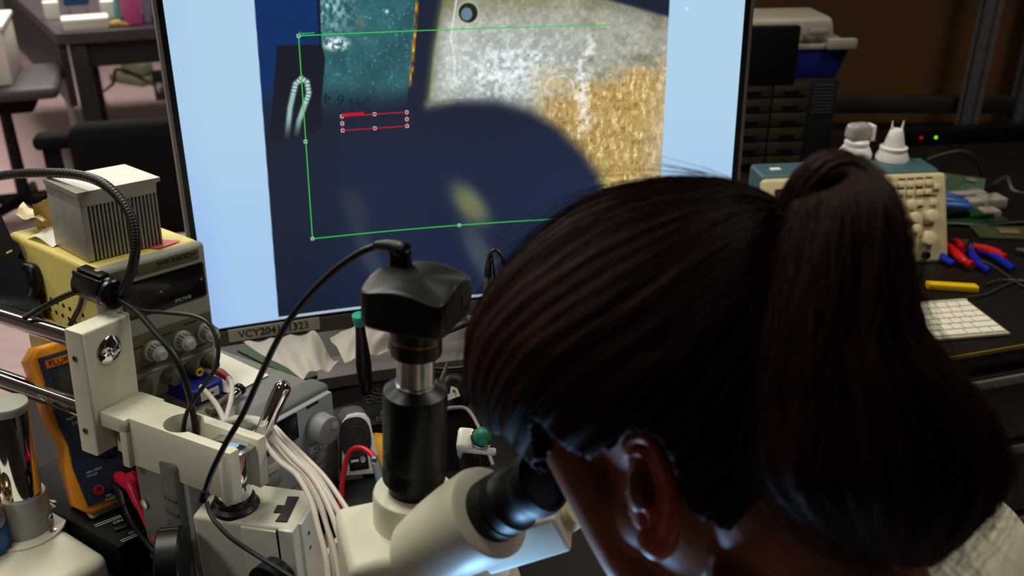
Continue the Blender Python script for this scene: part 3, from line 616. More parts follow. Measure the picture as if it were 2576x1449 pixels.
G().box(-.165+.1, -.0605+.1, -.0048-.1, -.003-.1, .152-.0385, .152-.0062, .002).build('display', mat('display_navy', (6, 10, 34), .25, coat=.3), IN, 'dark blue blank display window')
k = G().cyl(GL(-.0314, -.003, -.0375), GL(-.0314, -.024, -.0375), .0185, .0165, 40, .002).build('dial', mat('dial_grey', (140, 138, 140), .5, var=.03), IN, 'large grey dial with a finger dimple')
G().ell(GL(-.0235, -.0243, -.0345), (.005, .0012, .005), n=10).build('dimple', mat('dimple_light', (176, 174, 176), .35), k)
KEYW = mat('key_white', (196, 198, 196), .5, var=.02)
for (a, z, c) in [(-.0405, -.0622, '<'), (-.0262, -.0628, '>')]:
    kk = G().box(a-.0055+.1, a+.0055+.1, -.0065-.1, -.003-.1, z-.0045+.152, z+.0045+.152, .001).build('arrow_key', KEYW, IN); text(c, .008, FRONT, GL(a, -.0068, z), LETK, kk)
GK = mat('key_grey', (128, 126, 116), .5)
for (a, z, w_, t) in [(-.0335, -.0795, .0115, 'Enter'), (-.1005, -.0557, .008, 'Store'), (-.1015, -.0735, .010, 'Limit'), (-.125, -.056, .008, ''), (-.125, -.0735, .008, '')]:
    kk = G().box(a-w_+.1, a+w_+.1, -.0062-.1, -.003-.1, z-.005+.152, z+.005+.152, .0012).build('key', KEYW if z > -.06 else GK, IN)
G().box(-.0445+.1, -.0265+.1, -.0042-.1, -.003-.1, .152-.0095, .152-.0065).build('printed_mark', LETK, IN)
G().box(-.204+.1, -.008+.1, -.0040-.1, -.003-.1, .152-.0958, .152-.0950).build('panel_line', IGB, IN)
G().cyl(GL(-.2062, .0763, -.0732), GL(-.2085, .0763, -.0732), .006, bev=.0008).build('side_screw', STEEL, IN)
for a in (-.18, -.03):
    G().box(a-.012+.1, a+.012+.1, .01-.1, .03-.1, -.012, .001, .003).build('foot', RUBBER, IN)
    G().box(a-.012+.1, a+.012+.1, .17-.1, .19-.1, -.0235, .004, .003).build('foot', RUBBER, IN)
def itop(a, b, z=.0): return oi+Mi@np.array([a, b, z-.0015])
g = G().add([itop(-.0125, .180, .001), itop(-.022, .080, .0008), itop(-.079, .078, .001), itop(-.085, .12, .0012), itop(-.075, .17, .001)], [(0, 1, 2, 3, 4)])
g.add([itop(-.0125, .180, .0016), itop(-.022, .080, .0014), itop(-.079, .078, .0016), itop(-.085, .12, .0018), itop(-.075, .17, .0016)], [(0, 1, 2, 3, 4)])
solo(g, 'paper_sheet', PAPER, 'blank cream paper sheet lying on top of the grey instrument', 'paper')
bo = itop(-.1245, .086, .0025); 
BB = thing('blue_box', 'small dark blue plastic box with a white sticker on top of the grey instrument', 'box', bo, Mi@rz(-.02))
G().box(0, .0425, 0, .052, 0, .0185, .0035, 3).build('body', mat('deep_blue', (18, 30, 128), .4, var=.05), BB)
stk = G().box(.010, .034, -.0012, .0, .003, .0125).build('sticker', WB2, BB); G().box(.017, .027, -.0018, -.0011, .0075, .0088).build('scribble', LETK, stk)
g = G().cyl(itop(-.128, .058, .0075), itop(-.086, .066, .0075), .0042, bev=.001)
PRB = thing('probe', 'grey test probe with a chrome end lying in front of the blue box', 'probe', itop(-.128, .058, .002), Mi)
rel = lambda p: Mi.T@(np.asarray(p)-itop(-.128, .058, .002))
G().cyl(rel(itop(-.128, .058, .0075)), rel(itop(-.090, .0652, .0075)), .0045, bev=.001).build('barrel', mat('probe_olive', (104, 98, 80), .4), PRB)
G().cyl(rel(itop(-.090, .0652, .0075)), rel(itop(-.077, .0678, .0085)), .0055, bev=.001).build('chrome_end', CHROME, PRB); G().cyl(rel(itop(-.077, .0678, .0085)), rel(itop(-.0725, .0687, .0095)), .007, bev=.001).build('knurled_collar', BLACKM, PRB)
# ---- cream power supply on the instrument
op = np.array([-.34, .9642, .9174]); Mp = rz(.8803)@rx(-ipi)@ry(iro); PW, PD, PH = .1255, .1953, .1629
PS = thing('power_supply', 'cream bench power supply stacked on the grey instrument beside the monitor', 'power supply', op, Mp)
CRM = mat('cream_case', (232, 214, 124), .45, var=.04, bump=.05, bscale=800); PSF = mat('supply_front', (150, 150, 140), .5, var=.03); OLV = mat('olive_panel', (92, 90, 66), .5, var=.05)
G().box(-PW, 0, .012, PD, .004, PH, .005, 3).build('case', CRM, PS)
G().box(-PW-.001, .001, 0, .014, .001, PH+.001, .007, 3).build('front_frame', PSF, PS)
G().box(-.112, -.009, -.0012, .002, .1455, .158, .001).build('model_strip', OLV, PS)
text('WP-9453D+', .0072, FRONT, (-.036, -.0016, .1528), LETK, PS, sx=1.25); text('SYS', .0085, FRONT, (-.088, -.0016, .1515), LETK, PS)
G().box(-.1035, -.0052, -.0012, .002, .1008, .1412, .003).build('display_window', mat('display_black', (8, 7, 10), .25, coat=.2), PS, 'black display window, switched off')
text('A', .0048, FRONT, (-.0595, -.0016, .1217), LETW, PS); text('V', .0048, FRONT, (-.0099, -.0016, .1217), LETW, PS); text('VOLTAGE', .0046, FRONT, (-.0352, -.0016, .1061), LETW, PS); text('A', .004, FRONT, (-.089, -.0016, .106), LETW, PS)
G().box(-.119, -.0035, -.0012, .002, .0385, .0815, .001).build('control_panel', OLV, PS)
KNB = mat('knob_pale', (176, 180, 178), .4, var=.03)
for i, a in enumerate((-.0782, -.0433, -.0127)):
    kn = G().lathe([(.0115, 0), (.0115, .003), (.0095, .0045), (.0085, .014), (.0055, .0155), (.0052, .021), (.0048, .0215)], 28, axes((0, -1, 0)), (a, -.0012, .0592)).build('knob', KNB, PS)
    g = G()
    for q in range(14):
        an_ = 2*PI*q/14; g.box(-.0006, .0006, .0083, .0096, .0045, .014, M=axes((0, -1, 0))@rz(an_), o=(a, -.0012, .0592))
    g.build('knob_ribs', mat('knob_rib', (120, 110, 70), .5), kn)
g = G()
for a, z, w_ in [(-.060, .072, .008), (-.03, .076, .008), (-.095, .068, .006), (-.086, .0435, .009), (-.05, .0435, .007), (-.02, .0445, .006)]: g.box(a-w_, a+w_, -.0016, -.001, z-.0007, z+.0007)
for q in range(9):
    t = -.4+q*.5; g.box(-.0005, .0005, .0135, .0155, -.0016, -.001, M=np.array([[1, 0, 0], [0, 0, 1], [0, 1, 0]])@rz(0), o=(0, 0, 0)) if False else g.cyl((-.0782+.0145*math.cos(t), -.001, .0592+.0145*math.sin(t)), (-.0782+.0145*math.cos(t), -.0016, .0592+.0145*math.sin(t)), .0007, n=8)
g.build('printed_scale', LETK, PS)
G().box(-.122, -.003, -.0016, .002, .0345, .0365).build('white_line', mat('line_pale', (170, 168, 160), .5), PS)
TRM = mat('terminal_grey', (88, 84, 70), .5)
for a, c in ((-.0655, None), (-.0369, 'y'), (-.021+.006, 'r')):
    t_ = G().lathe([(.0085, 0), (.0085, .004), (.007, .006), (.0062, .016), (.0055, .018)], 24, axes((0, -1, 0)), (a, 0, .0225)).build('terminal', TRM, PS)
    if c == 'y': G().torus((a, -.019, .0225), .0036, .0014, axes((0, -1, 0))).build('yellow_ring', mat('ring_yellow', (226, 190, 20), .4), t_, 'yellow socket ring')
G().box(-.110, -.084, -.003, .002, .010, .029, .002).build('power_button', TRM, PS)
g = G()
for r in range(2):
    for q in range(8): g.cyl((-PW+.0003, .045+.0139*q+.006*r, .1028-.0135*r), (-PW-.0005, .045+.0139*q+.006*r, .1028-.0135*r), .0026, n=10)
g.build('vent_holes', mat('hole_dark', (40, 34, 20), .8), PS)
for a in (-.11, -.012):
    for b in (.02, .18): G().cyl((a, b, -.004-.02*(b > .1)), (a, b, .005), .006).build('foot', RUBBER, PS)
G().add([(-.030, .040, PH+.0014), (-.0165, .018, PH+.0014), (-.048, .0135, PH+.0014), (-.056, .033, PH+.0014)], [(0, 1, 2, 3)]).build('pink_sticker', mat('pink_label', (228, 92, 92), .6, var=.2, scale=300), PS, 'torn pink paper sticker')
def ptop(a, b, z=0): return op+Mp@np.array([a, b, PH+.001+z])
# heat sink
hyaw = .8197; Mh = rz(hyaw)@rx(-ipi)@ry(iro); ho = ptop(-.1181, .0284, .0005); HW, HD, HH = .0825, .0794, .0736
HS = thing('heat_sink', 'finned aluminium heat sink block standing on the cream power supply', 'heat sink', ho, Mh)
ALM = mat('raw_aluminium', (176, 172, 164), .45, .45, var=.1, scale=60, bump=.1, bscale=400)
base_ = [( -.0015, HH), (HW+.006, HH), (HW+.006, HH-.004), (HW+.001, HH-.005), (HW, HH-.0155), (0, HH-.0155), (0, HH-.005), (-.0015, HH-.005)]
MX = np.array([[1., 0, 0], [0, 0, 1], [0, 1, 0]])
G().prism(base_, 0, HD, M=MX).build('base_plate', ALM, HS)
NF = 19
for i in range(NF):
    x0 = .0055+i*(HW-.0055-.0018)/(NF-1); wf = .0018
    if i == 0: g = G().box(0, .0072, .0, HD, 0, HH-.0145, .0004)
    else: g = G().box(x0, x0+wf, .0, HD, 0, HH-.0145, .0004)
    g.build('fin', ALM, HS)
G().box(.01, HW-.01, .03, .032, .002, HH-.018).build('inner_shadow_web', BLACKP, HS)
# crumpled wrapper behind the heat sink
def sheet(p, nu=14, nv=10, amp=.012, seed=1, curl=.0):
    P0, P1, P2, P3_ = [np.asarray(q, float) for q in p]; nrm = unit(np.cross(P1-P0, P3_-P0)); r = np.random.default_rng(seed)
    ph = r.random((6, 3))*6.28; fr = r.random((6, 2))*7+2
    def fn(u, v):
        q = (P0*(1-u)+P1*u)*(1-v)+(P3_*(1-u)+P2*u)*v; h = sum(math.sin(fr[k][0]*u+fr[k][1]*v+ph[k][0])*amp/(k+1.5) for k in range(6))
        h += abs(((u*3.1+v*1.7+ph[0][1]) % 1)-.5)*amp*.9
        return q+nrm*(h+curl*(u-.5)**2)
    return G().grid(fn, nu, nv)
g = sheet([at(34, 533, 1.085), at(75, 512, 1.12), at(142, 506, 1.13), at(108, 560, 1.06)], amp=.005, seed=3)
g.v += []; 
WR = thing('paper_wrapper', 'crumpled cream paper wrapper behind the heat sink on the power supply', 'paper', ptop(-.10, .14, .001), None)
wl_ = lambda g: [setattr(g, 'v', [tuple(np.array(p)-ptop(-.10, .14, .001)) for p in g.v]), g][1]
CRP = mat('wrapper_cream', (228, 214, 172), .7, var=.05, bump=.2)
wl_(g).build('top_flap', CRP, WR)
wl_(sheet([ptop(-.105, .165, .003), ptop(-.060, .160, .003), ptop(-.075, .155, .040), ptop(-.108, .16, .036)], amp=.004, seed=5)).build('side_fold', mat('wrapper_tan', (170, 138, 72), .7), WR)
wl_(sheet([ptop(-.122, .155, .002), ptop(-.06, .17, .002), ptop(-.075, .10, .012), ptop(-.118, .105, .004)], amp=.003, seed=8)).build('bottom_flap', PAPER, WR)
# ================================================================== BOOM STAND
Mg = rz(1.0899)@ry(.0832)@rx(-.0042); og = np.array([-.4161, .8178, 1.0499]); gp = lambda a, b, z: og+Mg@np.array([a, b, z])
ST = thing('boom_stand', 'cream and chrome microscope boom stand with two chrome rods and a forked arm', 'stand', og, Mg)
def bs(p): return Mg.T@(np.asarray(p)-og)
ye = rz(math.radians(55.5)); bc = np.array([-.429, .799, .751])
# base plate (level)
ML = Mg.T@ye
G().box(-.25, 0, 0, .215, 0, .044, .014, 4, M=ML, o=bs(bc)).build('base_plate', WHITE, ST)
pb = np.array([-.5344, .8408, .7985]); pdir = Mg@np.array([0, 0, 1.]); ptp = pb+pdir*.151
cb = pb-np.array([0, 0, .0]); 
G().lathe([(.040, -.0035), (.040, -.0015), (.0395, -.001)], 48, Mg.T, bs(pb)).build('collar_disc', WHITE, ST)
G().lathe([(.0275, -.01), (.0268, .004), (.0252, .028), (.0245, .040), (.0235, .042)], 40, None, bs(pb)).build('pole_collar', mat('collar_grey', (172, 172, 168), .45, var=.02), ST)
G().cyl(bs(pb)+[0, 0, .02], bs(ptp), .0203, n=48).build('pole', CHROME, ST)
c0 = bs(pb)+np.array([.0, 0, .012]); G().cyl(c0+[.010, -.0228, 0], c0+[.0122, -.0272, 0], .0032, bev=.0004).build('grub_screw', STEEL, ST)
for (dx, dy) in ((-.02, -.03), (.032, -.008), (-.008, .034)): G().cyl(bs(pb+[dx, dy, -.004]), bs(pb+[dx, dy, -.0005]), .0042, bev=.0006).build('disc_screw', STEEL, ST)
ccl = bs(pb)
# upright block, arm
BW, BT, BH = .0601, .0267, .1367
up = G().prism([(0, -BH), (BW*.0+.006, -BH), (BW, -BH), (BW, 0), (0, 0)], -BT, 0, .0035, M=np.array([[1., 0, 0], [0, 0, -1], [0, 1, 0]]), seg=3)
up.build('upright_block', WHITE, ST)
AZ = -.0877
g = G(); hc, hr = np.array([.0338, -.088]), .0192
outl2 = [(.0122, -.1675), (.0235, -.1685)] + [(hc[0]+hr*math.sin(a), hc[1]-hr*math.cos(a)) for a in np.linspace(-.564, -2*PI+.591, 46)] + [(.0445, -.173), (.0555, -.1735), (.0560, -.036), (.0560, -.026), (.0122, -.026)]
g.prism(outl2, AZ-.054, AZ, .0007)
g.build('forked_arm', WHITE, ST)
G().box(.0068, .0604, -.036, .0, AZ-.017, AZ-.0001, .0022).box(.0068, .024, -.036, -.0255, AZ-.056, AZ-.004, .0022).box(.0225, .0600, -.034, .0, AZ-.054, AZ-.004, .002).build('arm_root', WHITE, ST)
G().cyl((.0226, -.012, AZ-.032), (.0215, -.012, AZ-.032), .0095).build('arm_bolt_hole', mat('hole_grey', (96, 90, 86), .5), ST)
G().cyl((.0205, -.1575, AZ-.060), (.0205, -.1575, AZ-.003), .0095, bev=.003).build('clamp_boss', WHITE, ST)
# rods
RA, RZ1, RZ2, RR = .030, -.0278, -.1095, .0104
for z in (RZ1, RZ2): G().cyl((RA, BT-.002, z), (RA, .62, z), RR, n=48).build('rod', CHROME, ST)
G().lathe([(.0148, 0), (.0148, .0012), (.0138, .0022), (.010, .0048), (.005, .0064), (.0001, .0068)], 40, axes((0, -1, 0)), (RA-.001, .0, RZ1)).build('rod_cap', CHROME, ST, 'domed chrome cap')
for z in (-.030, -.111): 
    G().torus((0, BT*.55, z), .0030, .0009, axes((1, 0, 0)), 20, 8).build('set_screw_hole', mat('hole_grey', (96, 90, 86), .5), ST)
    G().cyl((.0004, BT*.55, z), (-.0004, BT*.55, z), .0028).build('set_screw', mat('hole_black', (20, 18, 18), .5), ST)
# boom clamp cheek reaching the rods
G().lathe([(.0212, .143), (.0220, .1445), (.0220, .1505), (.0212, .152)], 40, None, ccl).build('clamp_cheek', mat('collar_grey', (172, 172, 168), .45), ST)
# ================================================================== STEREO MICROSCOPE
SO = at(1041, 1229, .75); sa = unit((.055, .03, 1)); Msn = axes(sa, (.884, -.46, 0)); 
SM = thing('stereo_microscope', 'cream stereo microscope head with focus block, black eyepiece and vertical black camera tube', 'microscope', SO, Msn)
sl = lambda p: Msn.T@(np.asarray(p)-SO)
# photo port and column
G().lathe([(.0318, -.09), (.0318, -.0045), (.0308, -.0015), (.0285, 0), (.0001, 0)], 56).build('photo_port', WHITE, SM)
TB_ = G().lathe([(.0196, -.002), (.0198, .006), (.0215, .007), (.0215, .010), (.0244, .0115), (.0246, .0215), (.0238, .0245), (.0242, .026), (.0242, .086), (.0238, .0885), (.017, .0925), (.0157, .0935)], 56).build('camera_tube', BLACKM, SM)
G().lathe([(.0155, .0925), (.0155, .095), (.0150, .0955), (.0141, .0955), (.0141, .122)], 56).build('steel_sleeve', STEEL, SM)
for s in (-1, 1): G().cyl((s*.0235*.93-.002, s*.0235*.36-.008, .0275), (s*.0262*.93-.002, s*.0262*.36-.008, .0275), .003).build('tube_screw', STEEL, SM)
bl = sl(at(1130, 1420, .735))
# objective body and stand ring
cx = .047
G().lathe([(.036, -.165), (.040, -.160), (.052, -.152), (.053, -.132), (.049, -.120), (.047, -.10), (.044, -.07), (.036, -.055), (.02, -.05)], 56, None, (cx, .004, 0)).build('objective_body', WHITE, SM)
# rear body: rounded block in a plan frame facing the camera side
Mrb = Msn.T@rz(.32)
c_rb = sl(at(985, 1420, .738))
G().box(-.034, .055, -.018, .062, -.075, .018, .009, 4, M=Mrb, o=c_rb).build('rear_body', WHITE, SM)
# near eyepiece barrel
qd = unit((.625, -.325, .707)); ql = Msn.T@qd; E0 = at(1236, 1286, .665); el = sl(E0); Mq = axes(ql)
G().lathe([(.020, -.098), (.027, -.085), (.0315, -.055), (.0335, -.03), (.0342, -.006), (.0330, -.0015), (.0305, 0), (.0001, 0)], 56, Mq, el).build('eyepiece_barrel', WHITE, SM)
ep = G().lathe([(.0210, -.001), (.0222, .0), (.0226, .002), (.0226, .012), (.0215, .013), (.0215, .0155), (.0224, .0165), (.0224, .024), (.0212, .0255), (.0196, .028), (.0196, .040), (.0215, .043), (.0222, .050), (.0212, .056), (.0185, .0565), (.017, .052)], 48, Mq, el).build('eyepiece', RUBBER, SM, 'black rubber eyepiece')
side = np.cross(ql, [0, 0, 1]); side = unit(side)
c_ = el+ql*.020+unit(Mq@np.array([math.cos(-1.9), math.sin(-1.9), 0]))*.0205
G().cyl(el+ql*.022-unit(Msn.T@np.array([.2, -.3, 1.]))*.020, el+ql*.022-unit(Msn.T@np.array([.2, -.3, 1.]))*.027, .003, bev=.0008).build('thumb_screw', BLACKP, ep)
# far prism housing and eyepiece
xv = unit(AX_R*.87+AX_U*.34-AX_D*.25); zv = unit(AX_U*.85-AX_R*.33-AX_D*.35); Mf = Msn.T@np.stack([unit(xv), unit(np.cross(axes(zv, xv)[:, 2], xv)), axes(zv, xv)[:, 2]], 1)
f0 = sl(at(1352, 1342, .70))
xw = unit(xv); zw = zv-xw*(zv@xw); zw = unit(zw); yw = np.cross(zw, xw); Mf = Msn.T@np.stack([xw, yw, zw], 1)
G().box(-.045, .0215, -.012, .05, -.0155, .0165, .0035, 3, M=Mf, o=f0).build('prism_housing', WHITE, SM)
G().lathe([(.0135, -.015), (.0145, .0), (.0135, .010), (.0125, .0105), (.0125, .013), (.0135, .0135), (.0125, .026)], 36, Mq, sl(at(1396, 1310, .715))).build('far_eyepiece', mat('cream_rubber', (205, 198, 160), .5, var=.05), SM)
G().cyl(sl(at(1037, 1368, .692)), sl(at(1040, 1368, .70)), .0016).build('set_screw', mat('hole_black', (20, 18, 18), .5), SM)
# focus block with post and knobs
zt = .885; yb = math.radians(-12.0); Mbk = Msn.T@rz(yb); c_b = np.array([-.3138, .7503, zt])   # block corner nearest the arm's left edge
bk = lambda x, y, z: sl(c_b+rz(yb)@np.array([x, y, z]))
FB = G().box(0, .105, 0, .062, -.135, 0, .0045, 3, M=Mbk, o=sl(c_b)).build('focus_block', WHITE, SM)
G().box(.052, .0895, -.0022, .004, -.13, -.0035, .0012, M=Mbk, o=sl(c_b)).build('cover_plate', WHITE, FB)
G().box(.0905, .1068, -.002, .058, -.134, -.0008, .002, M=Mbk, o=sl(c_b)).build('slide_rail', WHITE2, FB)
G().box(.0893, .0906, -.0018, .002, -.13, -.002, M=Mbk, o=sl(c_b)).build('slide_gap', BLACKP, FB)
slot = [tuple((rz(yb).T@(atz(x, y, zt)-c_b))[:2]) for x, y in ((724, 1251), (752, 1252.5), (726, 1305), (722, 1314.5), (693, 1313), (709, 1291), (689, 1291), (698, 1273), (716.5, 1274))]
g = G().prism(slot[::-1], -.0005, .0016, .0002, M=Mbk, o=sl(c_b)); g.build('scale_slot', mat('slot_black', (38, 32, 36), .6), FB)
sp_ = [(.105, .0), (.105, -.11)]
g = G().prism([(0, .004), (.030, .004), (.034, 0), (.034, -.055), (.045, -.075), (.085, -.083), (.085, -.1), (0, -.1)], -.004, .002, .001, M=Mbk@np.array([[0, 0, 1.], [1, 0, 0], [0, 1, 0]]), o=bk(.108, .012, -.006)); g.build('side_plate', WHITE2, SM)
for z in (-.022, -.04): G().cyl(bk(.1095, .024, z), bk(.1108, .024, z), .0022, bev=.0003).build('plate_screw', STEEL, SM)
pc_ = np.array([*(gp(.034, -.148, AZ))]); pst = sl(pc_)
up_ = Msn.T@(Mg@np.array([0, 0, 1.]))
G().cyl(pst-up_*.075, pst-up_*.006, .0172, n=48, bev=.0012).build('mount_post', CHROME, SM)
G().lathe([(.024, 0), (.024, .004), (.020, .007), (.020, .012)], 40, axes(up_), pst-up_*.078).build('post_ring', mat('ring_dark', (30, 28, 32), .35), SM)
# clamp plate with lip between the fork prongs
G().box(.0238, .0442, -.170, -.126, AZ-.010, AZ-.0068, .0006).build('clamp_plate', STEEL, ST)
G().cyl((.0252, -.1665, AZ-.006), (.0252, -.124, AZ-.006), .0016).build('plate_rim', CHROME, ST)
G().lathe([(.0064, 0), (.0078, .012), (.0088, .055), (.0088, .060), (.0083, .0645), (.0062, .0685), (.003, .0705), (.0001, .071)], 36, axes(bs(at(716, 965, .945))-bs(at(650, 1112, .96))), bs(at(650, 1112, .96))).build('clamp_lever', CHROME, ST, 'polished chrome lever')
# focus knob
kx = Msn.T@np.array([.985, .17, 0.]); kc_ = bk(-.004, .02, -.045)
kc_ = sl(at(470, 1408, .93)); kn = G()
pr = [(.010, -.0255), (.031, -.025), (.0325, -.023), (.0325, -.004), (.031, -.002), (.026, -.0014), (.012, -.001)]
kn.lathe(pr, 60, axes(kx), kc_)
KO = kn.build('focus_knob', BLACKP, SM)
g = G()
for q in range(16): g.box(.0300, .0336, -.0040, .0040, -.023, -.004, .0010, 1, M=axes(kx)@rz(2*PI*q/22), o=kc_)
g.build('grip_ribs', RUBBER, KO)
G().lathe([(.012, -.02), (.021, -.019), (.0215, 0), (.012, .002)], 40, axes((0, -1, 0)), sl(at(670, 1478, .90))).build('tension_knob', BLACKP, SM)
# ring light under the objective
RLt = thing('ring_light', 'white ring light with blue white leds clipped under the microscope objective', 'lamp', SO+Msn@np.array([cx, .004, -.195]), Msn)
G().lathe([(.030, 0), (.048, 0), (.050, .003), (.050, .020), (.036, .0235), (.030, .02)], 48, cap=False).build('housing', WHITE2, RLt)
g = G()
for q in range(24): g.ell((.039*math.cos(2*PI*q/24), .039*math.sin(2*PI*q/24), -.001), (.0028, .0028, .002), n=6)
g.build('led_ring', mat('led_blue', (200, 225, 255), .3, emit=(150, 205, 255), estr=7.), RLt)
# ================================================================== MICROSCOPE CAMERA
cm0 = SO+sa*.120; Mcm = axes(sa, (.884, -.46, 0))@rz(.0)
yaw_c = math.radians(-19); Mcm = axes(sa, (math.cos(yaw_c), math.sin(yaw_c), 0))
CM = thing('microscope_camera', 'black box shaped microscope camera on top of the black tube', 'camera', cm0, Mcm)
G().lathe([(.0187, 0), (.0190, .0012), (.0190, .0115), (.0184, .012)], 48).build('lower_ring', BLACKM, CM)
G().lathe([(.01865, .0115), (.0189, .0122), (.0189, .0132), (.01865, .0138)], 48).build('gold_ring', mat('ring_gold', (150, 105, 30), .3, .8), CM, 'thin gold ring')
G().lathe([(.0186, .0138), (.0186, .028), (.0178, .0285), (.0182, .030), (.0182, .0302)], 48).build('lens_barrel', mat('lens_black', (24, 21, 26), .25), CM)
HS_ = .0345; 
def pillow(u, v):   # pillow shaped lid: corners higher than the middle of the edges
    x, y = (u*2-1), (v*2-1); return x, y
gC = G(); nC = 20; hz = .0275
ring = []
def sq(t):  # rounded square outline, parameter 0..1
    a = 2*PI*t; c, s = math.cos(a), math.sin(a); p = 7.; r = 1/((abs(c)**p+abs(s)**p)**(1/p)); return np.array([c*r, s*r])
NS = 96; levels = [(.80, -.001, 0), (.95, 0, 0), (1., .003, 0), (1., hz*.5, 0), (1., hz, 1), (.985, hz+.0016, 1), (.93, hz+.0024, 1), (.8, hz+.0032, .8), (.6, hz+.0040, .45), (.35, hz+.0045, .18), (.12, hz+.0047, 0)]
for (k, z, w_) in levels:
    for i in range(NS):
        q = sq(i/NS+.125*0); rr = np.hypot(*q); dip = w_*(-.0055*(1-((rr-1)/.33))*(1 if True else 0) + .0)   # edges dip between the corners
        dip = -w_*.0085*max(0, (rr-1)/.36)**1.2*0 + w_*(.0020-.0048*min(1, (rr-1)/.26))
        gC.v.append((q[0]*HS_*k*.93, q[1]*HS_*k*.93, .0285+z+dip))
L_ = len(levels)
for j in range(L_-1):
    for i in range(NS): gC.f.append((j*NS+i, j*NS+(i+1) % NS, (j+1)*NS+(i+1) % NS, (j+1)*NS+i)); gC.mi.append(0)
gC.f.append(tuple(range(NS))[::-1]); gC.f.append(tuple((L_-1)*NS+i for i in range(NS))); gC.mi += [0, 0]
gC.build('housing', mat('camera_black', (14, 13, 13), .42, var=.05, bump=.05, bscale=900, spec=.4), CM, angle=50)
GOLD = mat('gold_label', (62, 32, 8), .45, var=.1)
fx = .93*HS_
G().box(fx-.0004, fx+.0005, .006, .024, .040, .049).build('gold_label', GOLD, CM, 'small orange gold label')
g = G()
for k in range(5): g.box(fx-.0004, fx+.0004, -.024, .0 if k % 2 else .003, .036+.003*k, .0372+.003*k)
g.build('small_print', mat('faint_gold', (40, 20, 8), .5), CM)
text('FMA050', .006, FRONT, (.004, -.0187, .0215), mat('faint_gold', (40, 20, 8), .5), CM)
# socket
pk = at(1008, 684, .70); lk = Mcm.T@(pk-cm0)
G().cyl(lk-[0, 0, .006], lk+[0, 0, .0015], .0062, n=24).build('gold_socket', mat('socket_gold', (190, 140, 50), .25, .9), CM)
# ---- usb cable with right angle plug
UP = Mcm@np.array([0, 0, 1.])
C_A = [(942, 620, .705), (905, 636, .71), (852, 672, .72), (795, 724, .735), (742, 786, .75), (700, 852, .77), (655, 945, .80), (612, 1040, .825), (570, 1112, .84), (532, 1190, .85), (510, 1255, .855)]
CP = np.array(ats(C_A)); q0 = pk
UC = thing('camera_cable', 'thick black camera cable with a right angle plug arching down past the forked arm', 'cable', CP[-1], None)
ul = lambda p: np.asarray(p)-CP[-1]
G().tube([ul(p) for p in CP], .00265, 12, 8).build('lead', CABLE, UC)
G().box(-.0075, .0075, -.0055, .0055, .0008, .0185, .0025, 3, M=Mcm, o=ul(pk)).build('plug_body', BLACKP, UC)
top = pk+UP*.0175; e_ = at(948, 618, .704)
G().tube([ul(top+UP*-.001+(top-e_)*.18), ul(top), ul(top*.5+e_*.5+UP*.001), ul(e_)], [.0068, .0070, .0052, .0036], 14, 6).build('plug_elbow', BLACKP, UC)
G().cyl(ul(at(517, 1234, .853)), ul(at(508, 1262, .8555)), .0036, bev=.001).build('strain_relief', RUBBER, UC)
cable('cable', ats([(520, 1262, .853), (528, 1290, .85), (545, 1316, .846), (580, 1352, .842), (635, 1390, .838), (700, 1430, .83), (770, 1475, .82), (850, 1530, .81)]), .0021, CABLE, 'thin black cable trailing over the front of the focus block', group='black cables at the microscope')
# ================================================================== CABLES AROUND THE ARM
cable('cable', ats([(60, 800, 1.0), (105, 775, 1.0), (180, 738, .99), (240, 728, .985), (290, 748, .975), (345, 785, .965), (392, 838, .955), (432, 885, .95), (458, 935, .95), (474, 985, .955), (486, 1040, .965), (492, 1085, .975), (496, 1130, .99)]), .0032, CABLE, 'black cable passing through the ferrite bead and down into the arm hole', group='black cables at the microscope')
cable('cable', ats([(300, 742, .985), (345, 778, .975), (415, 786, .97), (485, 794, .965), (526, 815, .96), (547, 862, .955), (545, 915, .95), (522, 958, .945), (492, 1000, .945), (471, 1036, .955), (462, 1075, .97), (462, 1120, .985)]), .0022, CABLE, 'thinner black cable bowing out in a loop before entering the arm hole', group='black cables at the microscope')
cable('cable', ats([(206, 748, 1.0), (200, 772, 1.01), (188, 796, 1.02), (170, 830, 1.03)]), .0026, CABLE, 'short black cable hanging from the ferrite bead behind the upright block', group='black cables at the microscope')
# ferrite bead
f0_, f1_ = at(205, 706, .995), at(292, 742, .970); fd = unit(f1_-f0_)
FE = thing('ferrite_bead', 'black snap on ferrite bead on the cable in front of the heat sink', 'ferrite bead', f0_, axes(fd, (0, 0, 1)))
Lf = np.linalg.norm(f1_-f0_)
G().lathe([(.0085, 0), (.0135, .001), (.0155, .004), (.0155, Lf-.012), (.0135, Lf-.010), (.0135, Lf-.007), (.0162, Lf-.006), (.0162, Lf-.0015), (.0145, Lf), (.0095, Lf), (.0085, Lf-.004)], 36).build('shell', mat('bead_black', (14, 14, 18), .25), FE)
G().box(.0135, .0185, -.006, .006, .004, Lf-.014, .0015).build('latch', BLACKP, FE); G().box(.010, .0165, .008, .011, .003, Lf-.010, .001).build('hinge_rib', BLACKP, FE)
# gooseneck
GN = [(-60, 462, 1.10), (0, 443, 1.08), (65, 436, 1.04), (135, 435, 1.01), (200, 441, .985), (258, 461, .96), (305, 503, .95), (333, 555, .945), (341, 610, .945), (336, 660, .95), (322, 705, .96), (306, 738, .972)]
P_ = catmull(ats(GN), 36); rad = .0050+.00022*np.sin(np.arange(len(P_))*2*PI/5.)
GNK = solo(G().tube(P_, list(rad), 14, 1), 'gooseneck_arm', mat('gooseneck_black', (42, 42, 40), .38, .5, var=.1), 'ribbed dark metal gooseneck arching over the heat sink', 'gooseneck', angle=60)
